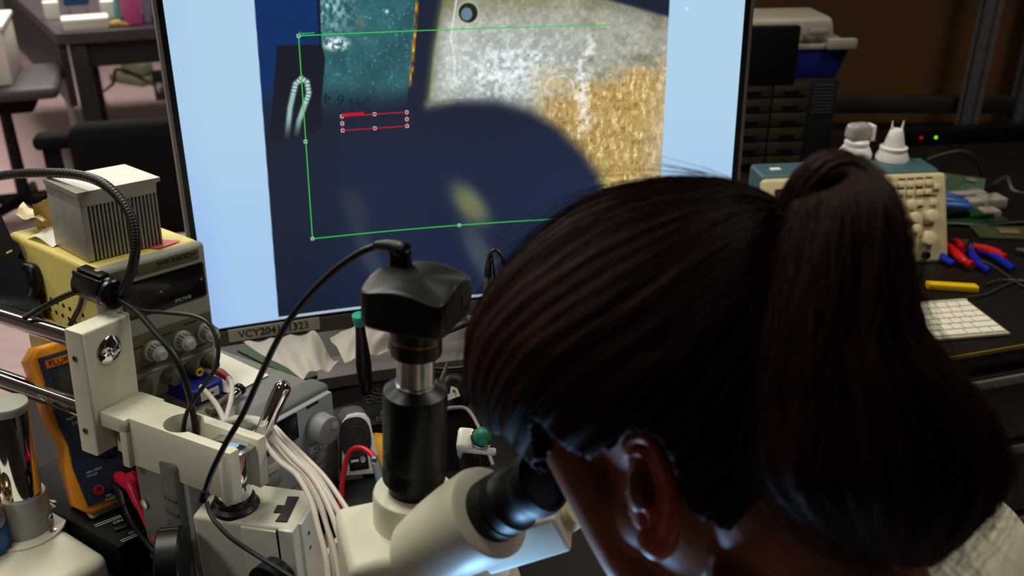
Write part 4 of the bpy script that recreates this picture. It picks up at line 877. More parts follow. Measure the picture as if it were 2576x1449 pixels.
# black holder at the frame side
BK = thing('tool_holder', 'black plastic clamp holder hanging beside the cream power supply', 'holder', at(40, 800, 1.02), None)
bl_ = lambda px, py, t: at(px, py, t+.045)-at(40, 800, 1.02)
g = G(); pts = [(-60, 470), (5, 545), (30, 602), (46, 612), (53, 630), (44, 648), (60, 655), (88, 672), (98, 695), (96, 712), (105, 745), (100, 755), (108, 785), (120, 812), (-60, 812)]
vs = [bl_(x, y, 1.015) for x, y in pts]+[bl_(x, y, 1.045) for x, y in pts]; n_ = len(pts)
g.add(vs, [tuple(range(n_)), tuple(range(n_, 2*n_))[::-1]]+[(i, (i+1) % n_, n_+(i+1) % n_, n_+i) for i in range(n_)]); g.build('body', BLACKP, BK)
G().tube([bl_(62, 668, 1.012), bl_(82, 680, 1.010), bl_(88, 715, 1.010), bl_(80, 745, 1.012)], [.004, .0075, .0075, .005], 12).build('thumb_wheel', BLACKM, BK)
G().add([bl_(15, 634, 1.0145), bl_(31, 627, 1.0145), bl_(31, 632, 1.0145), bl_(17, 639, 1.0145)], [(0, 1, 2, 3)]).build('slot_highlight', CRM, BK)
# white bundle
Lb = np.array([(560, 1065), (610, 1056), (655, 1072), (668, 1118), (700, 1160), (745, 1196), (780, 1258), (800, 1330), (818, 1400), (826, 1470)], float)
Rb = np.array([(590, 1050), (640, 1052), (686, 1070), (722, 1106), (768, 1150), (820, 1204), (862, 1264), (898, 1320), (926, 1376), (942, 1450)], float)
tt_ = np.array([1.0, .985, .97, .955, .935, .91, .885, .865, .85, .84]); NBC = 9
end_f = np.linspace(0, 1, NBC); mid_f = [.05, .62, .2, .75, .4, .9, .55, .3, 1.]
for k in range(NBC):
    pts = []
    for j in range(len(Lb)):
        w_ = j/(len(Lb)-1); f_ = mid_f[k]*(1-w_)+end_f[k]*w_
        q = Lb[j]*(1-f_)+Rb[j]*f_; pts.append(at(q[0], q[1], tt_[j]-.010*math.sin(k*2.1+j*.25)*(1-.6*w_)))
    cable('cable', pts, .0026, CABLEW, 'white cable in the bundle fanning down from the forked arm to the microscope', group='white cables in the fanned bundle', n=10, sub=6)
# banana leads
BN = thing('banana_lead', 'white lead with a dark red plug in the power supply terminal', 'lead', at(566, 1062, 1.03), None); n_ = lambda *p: at(*p)-at(566, 1062, 1.03)
RDK = mat('plug_red', (150, 14, 34), .4, var=.05)
G().tube([n_(522, 926, 1.155), n_(535, 934, 1.145), n_(555, 941, 1.13), n_(577, 956, 1.115)], [.005, .0062, .0066, .0042], 14).build('plug', RDK, BN)
G().tube([n_(575, 952, 1.112), n_(583, 968, 1.07), n_(582, 1000, 1.035), n_(574, 1035, 1.012), n_(566, 1066, 1.0)], .0030, 10, 8).build('wire', CABLEW, BN)
cable('cable', ats([(505, 972, 1.045), (518, 986, 1.04), (540, 1012, 1.025), (556, 1040, 1.01), (566, 1068, .998)]), .0030, CABLEW, 'single white wire curving out from behind the dark blue box', group='white leads at the power supply')
# ================================================================== MULTIMETER
m0, m1 = at(217, 1287, 1.055), at(84, 895, 1.036)   # front face, lower left and upper left corners
uy = unit(m1-m0); ux = rz(.74)@np.array([1., 0, 0]); ux = unit(ux-uy*(ux@uy)); uz = np.cross(ux, uy); Mmm = np.stack([ux, uy, uz], 1); Lm = np.linalg.norm(m1-m0); Wm = .086
MT = thing('multimeter', 'yellow and dark blue handheld multimeter standing behind the chrome pole', 'multimeter', m0, Mmm)
YEL = mat('meter_yellow', (238, 152, 12), .45, var=.05, bump=.1, bscale=500); NVY = mat('meter_navy', (34, 46, 70), .45, var=.04)
hol = [(.004, -.006), (Wm-.004, -.006), (Wm+.006, .006), (Wm+.004, .05), (Wm-.001, .075), (Wm+.004, .10), (Wm+.006, Lm-.004), (Wm-.006, Lm+.008), (.006, Lm+.008), (-.006, Lm-.004), (-.004, .10), (.001, .075), (-.004, .05), (-.006, .006)]
G().prism(hol, -.046, -.001, .006, seg=3).build('holster', YEL, MT)
G().box(.004, Wm-.03, -.015, -.004, -.036, -.010, .003).build('stand_foot', WB2, MT, 'white foot under the holster')
fac = [(.003, .004), (Wm-.003, .004), (Wm-.001, .05), (Wm-.004, .075), (Wm-.001, .10), (Wm-.003, Lm-.004), (.003, Lm-.004), (.001, .10), (.004, .075), (.001, .05)]
G().prism(fac, -.01, .003, .002).build('face_plate', NVY, MT)
G().box(.010, Wm-.010, Lm-.068, Lm-.022, .0025, .0042, .001).build('display', mat('lcd_dark', (40, 48, 44), .25), MT, 'dark grey blank display')
ob_ = G().box(.008, .040, Lm-.018, Lm-.009, .003, .0038).build('maker_badge', mat('badge_orange', (226, 116, 22), .5), MT, 'orange badge with dark letters')
text('FLUKE', .0082, FLAT, (.024, Lm-.0136, .0040), LETK, MT, sx=1.15); text('117', .0052, FLAT, (.052, Lm-.0115, .0033), LETW, MT)
G().cyl((Wm/2, .072, .002), (Wm/2, .072, .0065), .024, bev=.0015).build('rotary_switch', mat('switch_dark', (24, 32, 50), .4), MT)
G().box(Wm/2-.004, Wm/2+.004, .05, .094, .0065, .013, .003).build('switch_grip', mat('switch_dark', (24, 32, 50), .4), MT)
text('AUTO-V', .0045, FLAT, (.018, .103, .0033), LETW, MT); text('LoZ', .0045, FLAT, (.018, .097, .0033), LETW, MT)
for (t, x, y) in [('A', .052, .037), ('COM', .050, .022), ('MIN MAX', .02, .040), ('HOLD', .017, .036), ('10A', .026, .008), ('FUSED', .027, .004), ('V', .068, .04)]: text(t, .004, FLAT, (x, y, .0033), LETW, MT)
for x, m_, nm in ((.018, mat('jack_red', (150, 14, 20), .5), 'input_jack'), (.044, BLACKP, 'input_jack'), (.068, mat('jack_red', (150, 14, 20), .5), 'input_jack')): G().lathe([(.0058, 0), (.0058, .003), (.003, .0032), (.003, .001)], 20, None, (x, .018, .0025)).build(nm, m_, MT)
RDL = mat('lead_red', (232, 28, 70), .4, var=.04)
def lead(name, m, label, plugpts, rads, wire, r):
    o0 = wire[-1]; b = thing(name, label, 'lead', o0, None, 'multimeter test leads')
    G().tube([p-o0 for p in plugpts], rads, 14, 6).build('plug', m, b); G().tube([p-o0 for p in wire], r, 10, 8).build('wire', m, b); return b
ld_ = lead('test_lead', RDL, 'crimson test lead with its plug in the multimeter', ats([(288, 1178, 1.085), (296, 1196, 1.08), (318, 1212, 1.065), (330, 1222, 1.06), (338, 1245, 1.055), (350, 1275, 1.05)]), [.006, .0065, .0075, .0072, .0055, .0042], ats([(346, 1266, 1.05), (362, 1302, 1.04), (380, 1340, 1.03), (402, 1372, 1.02), (430, 1405, 1.02)]), .0031)
G().tube([p-at(430, 1405, 1.02) for p in ats([(322, 1212, 1.063), (336, 1206, 1.06), (346, 1196, 1.06)])], [.0075, .008, .0082], 12).build('plug_flange', RDL, ld_)
lead('test_lead', mat('lead_dark', (14, 16, 24), .4), 'black test lead with its plug in the multimeter', ats([(256, 1212, 1.10), (282, 1222, 1.085), (302, 1232, 1.075), (308, 1250, 1.065), (314, 1275, 1.055)]), [.0085, .009, .0085, .0062, .0042], ats([(312, 1268, 1.058), (325, 1300, 1.045), (350, 1340, 1.035), (380, 1380, 1.028), (410, 1420, 1.02)]), .003)
# black switch box
sb0 = atz(131, 1292, .80); sb1 = atz(292, 1381, .80); dx_ = unit(sb0-sb1); Lsb = np.linalg.norm(sb1-sb0); dyv = unit(np.cross(np.array([0, 0, 1.]), -dx_))*1.; 
Msb = np.stack([-dx_, np.cross([0, 0, 1.], -dx_), [0, 0, 1.]], 1)
SB = thing('switch_box', 'black flat control box with an ON OFF switch between the stand base and the instrument', 'control box', sb0*[1, 1, 0]+[0, 0, .751], Msb)
G().box(-.09, Lsb, 0.003, .085, 0, .049, .003).build('case', mat('box_black', (14, 12, 11), .55, spec=.15, var=.1), SB)
def sbl(px, py): r = atz(px, py, .8003); return Msb.T@(r-(sb0*[1, 1, 0]+[0, 0, .751]))
g = G()
for a_, b_2 in (((236, 1321), (303, 1296)), ((240, 1325), (306, 1299)), ((302, 1360), (372, 1331)), ((307, 1363), (352, 1344))):
    p, q = sbl(*a_), sbl(*b_2); d = unit((q-p)*[1, 1, 0]); nn = np.array([-d[1], d[0], 0])*.0006; z = np.array([0, 0, .0492]); g.add([p*[1, 1, 0]+nn+z, p*[1, 1, 0]-nn+z, q*[1, 1, 0]-nn+z, q*[1, 1, 0]+nn+z], [(0, 1, 2, 3)])
g.build('printed_lines', LETW, SB)
dirt = lambda a_, b_2: math.atan2(*( (sbl(*b_2)-sbl(*a_))[[1, 0]]))
text('ON', .0068, rz(dirt((236, 1321), (303, 1296))), sbl(297, 1312)*[1, 1, 0]+[0, 0, .0493], LETW, SB); text('OFF', .0068, rz(dirt((302, 1360), (372, 1331))), sbl(338, 1337)*[1, 1, 0]+[0, 0, .0493], LETW, SB)
ps_ = sbl(315, 1322)*[1, 1, 0]; G().box(-.012, .014, -.006, .006, .0485, .0525, .001, M=rz(dirt((236, 1321), (303, 1296))), o=ps_).build('slide_switch', BLACKP, SB)
g = G(); p, q = sbl(103, 1252)*[1, 1, 0], sbl(140, 1276)*[1, 1, 0]; g.tube([p+[0, 0, .0493], q+[0, 0, .0493]], .0012, 6, 1)
for k in range(5): r_ = p+(q-p)*k/4; g.tube([r_+[0, 0, .0493], r_+[-.003, -.004, .0493]], .0007, 5, 1)
g.build('printed_scale', LETW, SB)
t3 = [sbl(*k)*[1, 1, 0]+[0, 0, .0494] for k in ((122, 1257), (138, 1258), (143, 1263), (133, 1265))]; G().add(t3, [(0, 1, 2, 3)]).build('printed_arrow', LETW, SB)
# jar edge at the frame border, strap
J = thing('foil_jar', 'small jar with a gold foil lid and a blue label beside the chrome pole', 'jar', atz(-22, 1375, .797)+[0, 0, -.001], None)
G().cyl((0, 0, 0), (0, 0, .03), .021, bev=.002).build('blue_label', mat('jar_blue', (18, 84, 160), .4), J); G().cyl((0, 0, .03), (0, 0, .042), .0205, bev=.001).build('glass_band', mat('jar_grey', (150, 150, 146), .3), J); G().cyl((0, 0, .042), (0, 0, .062), .021, bev=.004).build('foil_lid', mat('foil_gold', (220, 190, 140), .2, 1., var=.2, bump=.5, bscale=200), J)
cable('cable', ats([(52, 1022, 1.10), (60, 1080, 1.095), (64, 1130, 1.09), (72, 1150, 1.085)]), .0035, mat('strap_taupe', (92, 84, 78), .5), 'taupe cable loop hanging beside the chrome pole', group='loops behind the pole')
# ================================================================== BEHIND THE CAMERA TUBE
TIS = mat('tissue', (192, 182, 176), .85, var=.04, bump=.3, bscale=300)
T1 = ats([(612, 858, 1.27), (770, 826, 1.30), (852, 893, 1.24), (760, 948, 1.20)]); solo(sheet(T1, 26, 20, .010, 4, .0), 'tissue', TIS, 'crumpled white tissue below the label strip of the monitor', 'tissue', 'tissues under the monitor')
T2 = ats([(832, 828, 1.26), (985, 800, 1.30), (978, 868, 1.27), (868, 907, 1.22)]); solo(sheet(T2, 22, 16, .007, 12, .03), 'tissue', TIS, 'folded white tissue behind the teal capped screwdriver', 'tissue', 'tissues under the monitor')
p = atz(880, 935, .752); 
for (pts, lab) in ((((596, 880), (700, 850), (830, 935), (752, 958)), 'green cutting pad under the crumpled tissue'),):
    q = [atz(x, y, .7525) for x, y in pts]; g = G().add(q+[w-[0, 0, .0015] for w in q], [(0, 1, 2, 3), (4, 5, 6, 7), (0, 1, 5, 4), (1, 2, 6, 5), (2, 3, 7, 6), (3, 0, 4, 7)]); solo(g, 'cutting_pad', mat('pad_green', (40, 76, 48), .7), lab, 'pad')
# tool block with sockets and print, screwdriver in it
tb0 = at(916, 1110, 1.185); tb0[2] = .751; Mtb = rz(.30)
TBk = thing('tool_block', 'black tool block with round holes and white print behind the camera tube', 'tool block', tb0, Mtb)
ht = .080
def tbl(px, py, z=None, y=None):
    r = AX_R*(px-1288)/F - AX_U*(py-724.5)/F + AX_D; d = Mtb.T@r; c = Mtb.T@(O-tb0)
    t = (z-c[2])/d[2] if z is not None else (y-c[1])/d[1]; return c+d*t
G().box(-.005, .125, 0, .06, 0, ht, .003).build('case', mat('box_black', (14, 12, 11), .55, spec=.15), TBk)
for (px, py) in [(922, 990), (946, 985), (928, 1002), (951, 997), (933, 1011), (957, 1008)]:
    p = tbl(px, py, z=ht); G().torus((p[0], p[1], ht+.0004), .0052, .0012, None, 20, 8, .9).build('socket_ring', RUBBER, TBk)
for (t, px, py, s_) in (('Model', 962, 1040, .0085), ('500', 958, 1053, .0085), ('C', 963, 1064, .006)):
    p = tbl(px, py, y=0); text(t, s_, FRONT, (p[0]+(.008 if t == 'Model' else 0), -.0006, p[2]), mat('print_dim', (170, 165, 160), .6), TBk)
sd0, sd1 = at(921, 985, 1.19), at(903, 792, 1.13); SDm = axes(sd1-sd0); Ls = np.linalg.norm(sd1-sd0)
SD = thing('screwdriver', 'black screwdriver with a teal cap standing in the tool block', 'screwdriver', sd0, SDm)
G().lathe([(.007, 0), (.0085, .01), (.0095, Ls*.35), (.0088, Ls*.5), (.0065, Ls*.72), (.0058, Ls*.82), (.006, Ls*.88)], 28).build('grip', mat('grip_black', (14, 13, 18), .35), SD)
G().lathe([(.0062, Ls*.875), (.0068, Ls*.90), (.0082, Ls*.955), (.0088, Ls*.985), (.0080, Ls), (.0001, Ls+.0004)], 28).build('cap', mat('teal_cap', (44, 158, 138), .35, var=.03), SD, 'teal swivel cap')
# small speaker
s0 = at(910, 1194, 1.115); Mspk = rz(.28)@rx(-.40)
SPK = thing('speaker', 'small silver framed speaker with a black oval cone beside the grey instrument', 'speaker', s0, Mspk)
def spl(px, py): r = AX_R*(px-1288)/F - AX_U*(py-724.5)/F + AX_D; d = Mspk.T@r; c = Mspk.T@(O-s0); p = c+d*(-c[1]/d[1]); return (p[0], p[2])
out = [spl(*k) for k in ((858, 1060), (872, 1042), (900, 1035), (918, 1038), (930, 1052), (945, 1120), (958, 1180), (955, 1192), (868, 1198), (858, 1190))]
MY = np.array([[1., 0, 0], [0, 0, -1], [0, 1, 0]])
G().prism(out, -.05, -.0005, .004, M=MY, seg=3).build('body', mat('speaker_grey', (92, 86, 84), .45, .2), SPK)
G().prism([(x*.97+.0003, z*.97+.001) for x, z in out], -.001, .003, .0015, M=MY).build('front_frame', mat('speaker_silver', (236, 234, 234), .35, var=.01), SPK)
c2_ = np.array(spl(893.5, 1100)); e1_ = np.array(spl(933, 1103))-c2_; rxs = abs(e1_[0]); rzs = .0215*1.12
ell_ = [(c2_[0]+rxs*np.sign(math.cos(t))*abs(math.cos(t))**.78, c2_[1]+rzs*np.sign(math.sin(t))*abs(math.sin(t))**.78) for t in np.linspace(0, 2*PI, 48, endpoint=False)]
G().prism(ell_, .001, .0042, .0006, M=MY).build('cone', mat('cone_black', (30, 26, 26), .5), SPK, 'black oval cone')
g = G()
for r_ in (.004, .009, .013): g.torus((c2_[0], -.0044, c2_[1]), r_, .0003, MY, 32, 6)
g.build('cone_rings', mat('ring_faint', (46, 42, 42), .4), SPK)
a_, b_ = spl(904, 1163); G().box(a_-.012, a_+.010, -.0044, -.002, b_-.008, b_+.008, .001).build('badge_plate', BLACKP, SPK); G().cyl((a_+.004, -.004, b_+.004), (a_+.004, -.006, b_+.004), .004, bev=.0006).build('screw', STEEL, SPK); G().box(a_-.010, a_-.001, -.005, -.004, b_+.002, b_+.005).build('badge_mark', LETW, SPK)
sx0 = at(905, 1196, 1.113)
solo(G().box(-.034, .075, -.075, .0, .7515, sx0[2]-.003, .003, M=rz(.18), o=[sx0[0], sx0[1], 0]), 'black_case', BLACKP, 'low plain black case under the small silver speaker', 'case')
q = atz(975, 1190, .752); solo(sheet(ats([(925, 1180, 1.15), (1010, 1182, 1.15), (1015, 1092, 1.185), (938, 1088, 1.185)]), 12, 12, .003, 21), 'yellow_sponge', mat('sponge_yellow', (226, 170, 40), .8, var=.15, bump=.4, bscale=300), 'orange yellow sponge sheet peeking out between the speaker and the camera tube', 'sponge')
RW = thing('red_lead', 'red wire with a grey sleeve hooping in front of the small speaker', 'lead', at(857, 1275, 1.06), None); n_ = lambda *p: at(*p)-at(857, 1275, 1.06)
G().tube([n_(857, 1285, 1.06), n_(861, 1215, 1.062), n_(871, 1160, 1.06), n_(886, 1132, 1.055), n_(908, 1127, 1.05), n_(928, 1137, 1.045), n_(942, 1152, 1.04)], .0031, 12, 8).build('wire', mat('wire_red', (206, 22, 36), .35, var=.03), RW)
G().tube([n_(940, 1150, 1.041), n_(948, 1175, 1.036), n_(957, 1210, 1.03), n_(966, 1250, 1.022)], [.0046, .0048, .0047, .0045], 12).build('sleeve', mat('sleeve_grey', (98, 106, 118), .5), RW, 'grey sleeve')
# soldering tools to the right of the tube
SIL = mat('cast_silver', (226, 222, 216), .35, .1, var=.03)
h0 = at(1178, 1138, 1.0)
SH_ = thing('iron_holder', 'silver soldering iron holder with a green handled iron beside the camera tube', 'holder', h0, None); n_ = lambda *p: at(*p)-h0
Mcb = np.stack([unit(AX_R-.1*AX_U), unit(AX_U+.1*AX_R), -AX_D], 1)@rx(-.5)
G().box(-.0092, .0086, -.0115, .0115, -.010, .009, .0042, 4, M=Mcb, o=n_(1172, 1107, 1.0)).box(.002, .0325, -.0125, -.006, -.006, .004, .0022, 3, M=Mcb, o=n_(1172, 1107, 1.0)).build('bracket', SIL, SH_)
vdir = unit(-AX_D*.8+AX_U*.5+AX_R*.2)
for d_ in (0, .004): G().torus(n_(1211, 1103, .995-d_), .0105, .0013, axes(vdir), 36, 10).build('ring', CHROME, SH_)
g = G(); pr = [(math.sin(PI*i/16)*.0096+1e-5, -math.cos(PI*i/16)*.012) for i in range(17)]; g.lathe(pr, 28, axes(vdir), n_(1213, 1098, .992)); g.build('green_handle', mat('handle_green', (14, 112, 88), .5, var=.04), SH_, 'green rounded handle end')
G().tube([n_(1178, 1136, 1.01), n_(1185, 1180, 1.03), n_(1190, 1240, 1.06)], .012, 16).build('stem', BLACKP, SH_)
tr = at(1150, 1040, 1.10)
TRY = thing('solder_tray', 'dark tray with a thin pale rim behind the silver iron holder', 'tray', tr, None); n_ = lambda *p: at(*p)-tr
G().tube([n_(1110, 1034, 1.10), n_(1135, 1026, 1.10), n_(1168, 1026, 1.10), n_(1185, 1040, 1.095), n_(1200, 1066, 1.085), n_(1215, 1100, 1.07), n_(1240, 1170, 1.05)], .0022, 8).build('rim', mat('rim_grey', (120, 114, 106), .4), TRY)
g = G(); g.add([n_(1110, 1036, 1.102), n_(1168, 1028, 1.102), n_(1198, 1068, 1.09), n_(1240, 1172, 1.06), n_(1110, 1190, 1.08)], [(0, 1, 2, 3, 4)]); g.build('floor', mat('tray_black', (7, 6, 7), .9, spec=.05), TRY)
b0 = at(1130, 1010, 1.13)
BRK = thing('cutter_bracket', 'white cast bracket with a small screw beside the camera tube', 'bracket', b0, None); n_ = lambda *p: at(*p)-b0
g = G(); pl = [(1124, 992), (1132, 990), (1133, 974), (1138, 971), (1151, 978), (1158, 996), (1126, 1008)]
vs = [n_(x, y, 1.125) for x, y in pl]+[n_(x, y, 1.14) for x, y in pl]; k_ = len(pl); g.add(vs, [tuple(range(k_)), tuple(range(k_, 2*k_))[::-1]]+[(i, (i+1) % k_, k_+(i+1) % k_, k_+i) for i in range(k_)]); g.build('casting', mat('cast_white', (216, 210, 202), .4), BRK)
G().cyl(n_(1142, 984, 1.1245), n_(1142, 984, 1.1225), .0016).build('screw', mat('brass', (190, 150, 60), .25, 1.), BRK)
G().tube([n_(1120, 975, 1.14), n_(1130, 958, 1.145), n_(1148, 962, 1.15), n_(1160, 1000, 1.15), n_(1150, 1030, 1.15)], [.006, .008, .010, .012, .010], 12).build('black_arm', RUBBER, BRK)
solo(G().tube(ats([(1126, 912, 1.15), (1118, 938, 1.145), (1108, 968, 1.14)]), [.0012, .003, .004], 10), 'pick_tool', mat('pick_brown', (80, 62, 48), .35, .5), 'thin pointed pick sticking up beside the camera tube', 'pick')
cable('cable', ats([(1085, 926, 1.24), (1120, 928, 1.24), (1165, 924, 1.24), (1240, 915, 1.24)]), .0026, CABLE, 'black cable lying on the silver monitor foot', group='cables under the monitor')
cable('cable', ats([(1100, 842, 1.28), (1140, 830, 1.28), (1185, 812, 1.27), (1240, 800, 1.27), (1300, 830, 1.30)]+[(1340, 900, (atz(1340, 900, .756)-O)@AX_D)]), .003, CABLE, 'black cable behind the camera under the monitor edge', group='cables under the monitor')
g = G().box(-.03, .05, 0, .10, 0, .012, .003, M=rz(.25), o=atz(1145, 905, .752)); solo(g, 'silver_pad', mat('pad_silver', (112, 106, 100), .4, .3), 'flat silver pad on the bench behind the camera tube', 'pad')
solo(G().box(-.05, .06, -.06, .05, 0, .012, .005, M=rz(.5), o=atz(868, 1420, .7515)), 'tan_pad', mat('pad_tan', (196, 150, 120), .7, var=.05), 'small tan pad on the bench seen between the white cables', 'pad')
# thin hooked hose
HK = thing('hooked_hose', 'thin black hose bent into a hook over a clear tube in front of the monitor', 'hose', at(1222, 800, 1.05), None); n_ = lambda *p: at(*p)-at(1222, 800, 1.05)
G().tube([n_(1228, 690, 1.05), n_(1228, 660, 1.05), n_(1234, 637, 1.05), n_(1246, 629, 1.05), n_(1260, 641, 1.05), n_(1270, 668, 1.05), n_(1276, 715, 1.05), n_(1280, 770, 1.05)], .0022, 10, 8).build('hose', CABLE, HK)
G().tube([n_(1237, 638, 1.05), n_(1241, 668, 1.05), n_(1246, 705, 1.05), n_(1256, 760, 1.05)], .0013, 8, 8).build('inner_wire', CABLE, HK)
G().tube([n_(1230, 655, 1.05), n_(1228, 680, 1.05), n_(1227, 698, 1.05)], [.003, .0042, .004], 12).build('sheath', RUBBER, HK)
G().tube([n_(1227, 696, 1.05), n_(1224, 730, 1.05), n_(1218, 800, 1.06), n_(1212, 900, 1.12), atz(1206, 1000, .7525)-at(1222, 800, 1.05)], .0032, 12).build('clear_tube', mat('clear_tube', (120, 124, 130), .2, trans=.5), HK)
# ================================================================== PERSON
TH_ = .60
PXM = TH_/F
SKIN = mat('skin', (150, 88, 60), .45, var=.06, scale=30, sss=.15, bump=.12, bscale=500)
HAIRC = None
def hair_mat(name, rgb, hi):
    m = bpy.data.materials.new(name); m.use_nodes = True; nt = m.node_tree; N = nt.nodes; L = nt.links; b = N['Principled BSDF']
    uv = N.new('ShaderNodeUVMap'); mp = N.new('ShaderNodeMapping'); mp.inputs['Scale'].default_value = (90, 2.2, 1); L.new(uv.outputs['UV'], mp.inputs['Vector'])
    no = N.new('ShaderNodeTexNoise'); no.inputs['Scale'].default_value = 3.; no.inputs['Detail'].default_value = 5; L.new(mp.outputs['Vector'], no.inputs['Vector'])
    rp = N.new('ShaderNodeValToRGB'); rp.color_ramp.elements[0].position = .35; rp.color_ramp.elements[1].position = .72
    rp.color_ramp.elements[0].color = s2l([v/255 for v in rgb])+(1,); rp.color_ramp.elements[1].color = s2l([v/255 for v in hi])+(1,)
    L.new(no.outputs['Fac'], rp.inputs['Fac']); L.new(rp.outputs['Color'], b.inputs['Base Color'])
    bp = N.new('ShaderNodeBump'); bp.inputs['Strength'].default_value = .55; bp.inputs['Distance'].default_value = .002; L.new(no.outputs['Fac'], bp.inputs['Height']); L.new(bp.outputs['Normal'], b.inputs['Normal'])
    b.inputs['Roughness'].default_value = .6; b.inputs['Specular IOR Level'].default_value = .07
    return m
HAIR = hair_mat('hair_dark_auburn', (8, 2, 1), (54, 17, 7))
STRAND = mat('hair_strand', (46, 15, 7), .5, spec=.15, var=.3)
f0 = unit(np.array([-.76, .65, 0])); UPW = np.array([0, 0, 1.]); dl = math.radians(47)
HFv = math.cos(dl)*f0-math.sin(dl)*UPW; HU = math.sin(dl)*f0+math.cos(dl)*UPW; HL = np.cross(HU, HFv)
earc = at(1640, 1240, .535); Hc = earc-HL*.078
def hp(a, b, c): return Hc+HFv*a+HU*b+HL*c       # forward, up, left of the head centre between the ears
PN = thing('person', 'person with dark auburn ponytail bent over the microscope eyepieces, wearing a pale shirt', 'person', (.42, .30, 0), None)
PO = np.array([.42, .30, 0])
Bc = at(1640, 900, TH_)       # middle of the hair volume
def contour_R(pts, c=(1640, 900)):
    a = [math.atan2(-(y-c[1]), x-c[0]) for x, y in pts]; r = [math.hypot(x-c[0], y-c[1])*PXM for x, y in pts]
    k = np.argsort(a); a = np.array(a)[k]; r = np.array(r)[k]; return lambda q: np.interp(q, np.concatenate([a-2*PI, a, a+2*PI]), np.tile(r, 3))
HAIRPTS = [(1174, 905), (1180, 835), (1205, 780), (1250, 708), (1310, 642), (1380, 580), (1450, 530), (1520, 499), (1600, 478), (1680, 465), (1750, 462), (1820, 470), (1890, 490), (1960, 530), (2040, 610), (2085, 720), (2100, 850), (2090, 1000), (2040, 1130), (1960, 1250), (1880, 1320), (1780, 1370), (1680, 1390), (1580, 1380), (1480, 1330), (1400, 1250), (1330, 1172), (1262, 1098), (1222, 1062), (1194, 1015), (1178, 962)]
RH = contour_R(HAIRPTS)
def blob(dirs, R, D, shrink=0.):
    d = dirs; ang = np.arctan2(d[:, 1], d[:, 0]); q = np.sqrt(np.clip(1-d[:, 2]**2, 0, 1)); r = R(ang)-shrink
    return Bc + (AX_R*(r*q*np.cos(ang))[:, None] + AX_U*(r*q*np.sin(ang))[:, None] - AX_D*(np.where(d[:, 2] > 0, D+.022, D)*d[:, 2])[:, None])
# --- skin body, one continuous surface
g = G()
n1_, n2_ = 48, 32; dirs = np.array([[math.sin(PI*j/n2_)*math.cos(2*PI*i/n1_), math.sin(PI*j/n2_)*math.sin(2*PI*i/n1_), math.cos(PI*j/n2_)] for j in range(n2_+1) for i in range(n1_)])
def sph(P): g.add(P, [(j*n1_+i, j*n1_+(i+1) % n1_, (j+1)*n1_+(i+1) % n1_, (j+1)*n1_+i) for j in range(n2_) for i in range(n1_)])
MH3 = np.stack([HFv, HL, HU], 1)
g.ell(hp(.0, .045, 0), (.088, .066, .088), MH3)          # skull
g.ell(hp(.035, -.02, 0), (.062, .064, .078), MH3)           # face
g.ell(hp(.052, -.062, 0), (.044, .050, .046), MH3)          # jaw
g.ell(hp(.074, -.088, 0), (.020, .024, .018), MH3)          # chin
g.ell(hp(.05, -.015, .040), (.032, .026, .030), MH3); g.ell(hp(.05, -.015, -.040), (.032, .026, .030), MH3)   # cheeks
g.tube([hp(.092, .028, 0), hp(.106, .008, 0), hp(.114, -.012, 0), hp(.100, -.020, 0)], [.008, .010, .013, .008], 12)    # nose
for s in (-1, 1): g.tube([hp(.088, .040, s*.012), hp(.088, .044, s*.03), hp(.074, .040, s*.050)], [.008, .009, .008], 10)  # brow
g.tube([hp(.090, -.046, .022), hp(.099, -.045, 0), hp(.090, -.046, -.022)], [.005, .008, .005], 10); g.tube([hp(.088, -.056, .02), hp(.097, -.057, 0), hp(.088, -.056, -.02)], [.005, .008, .005], 10)
g.tube([hp(.0, -.07, .055), hp(.03, -.085, .050), hp(.065, -.092, .022)], [.020, .018, .014], 12); g.tube([hp(.0, -.07, -.055), hp(.03, -.085, -.050), hp(.065, -.092, -.022)], [.020, .018, .014], 12)
g.tube([at(1405, 1035, .60), at(1408, 1105, .60), at(1436, 1165, .60), at(1488, 1262, .60), at(1548, 1373, .60), at(1600, 1440, .60), at(1680, 1520, .60)], [.012, .0128, .0132, .0135, .014, .016, .02], 16)
# neck and upper chest
C7 = np.array([.208, .432, 1.040])
g.tube([hp(.0, -.01, 0), hp(-.015, -.055, 0), (hp(-.02, -.08, 0)+C7)/2, C7, C7+[.06, -.02, -.10]], [.050, .056, .053, .050, .05], 28)
shL, shR = np.array([.145, .235, .965]), np.array([.345, .595, .965])
g.tube([shL, (shL+C7)/2+[0, 0, .0], C7+[.01, 0, -.03], (shR+C7)/2, shR], [.045, .045, .05, .045, .045], 20)
chest = np.array([.33, .36, .88]); g.tube([C7+[.02, 0, -.02], chest, np.array([.40, .31, .66]), np.array([.42, .30, .52])], [.05, .10, .10, .11], 28)
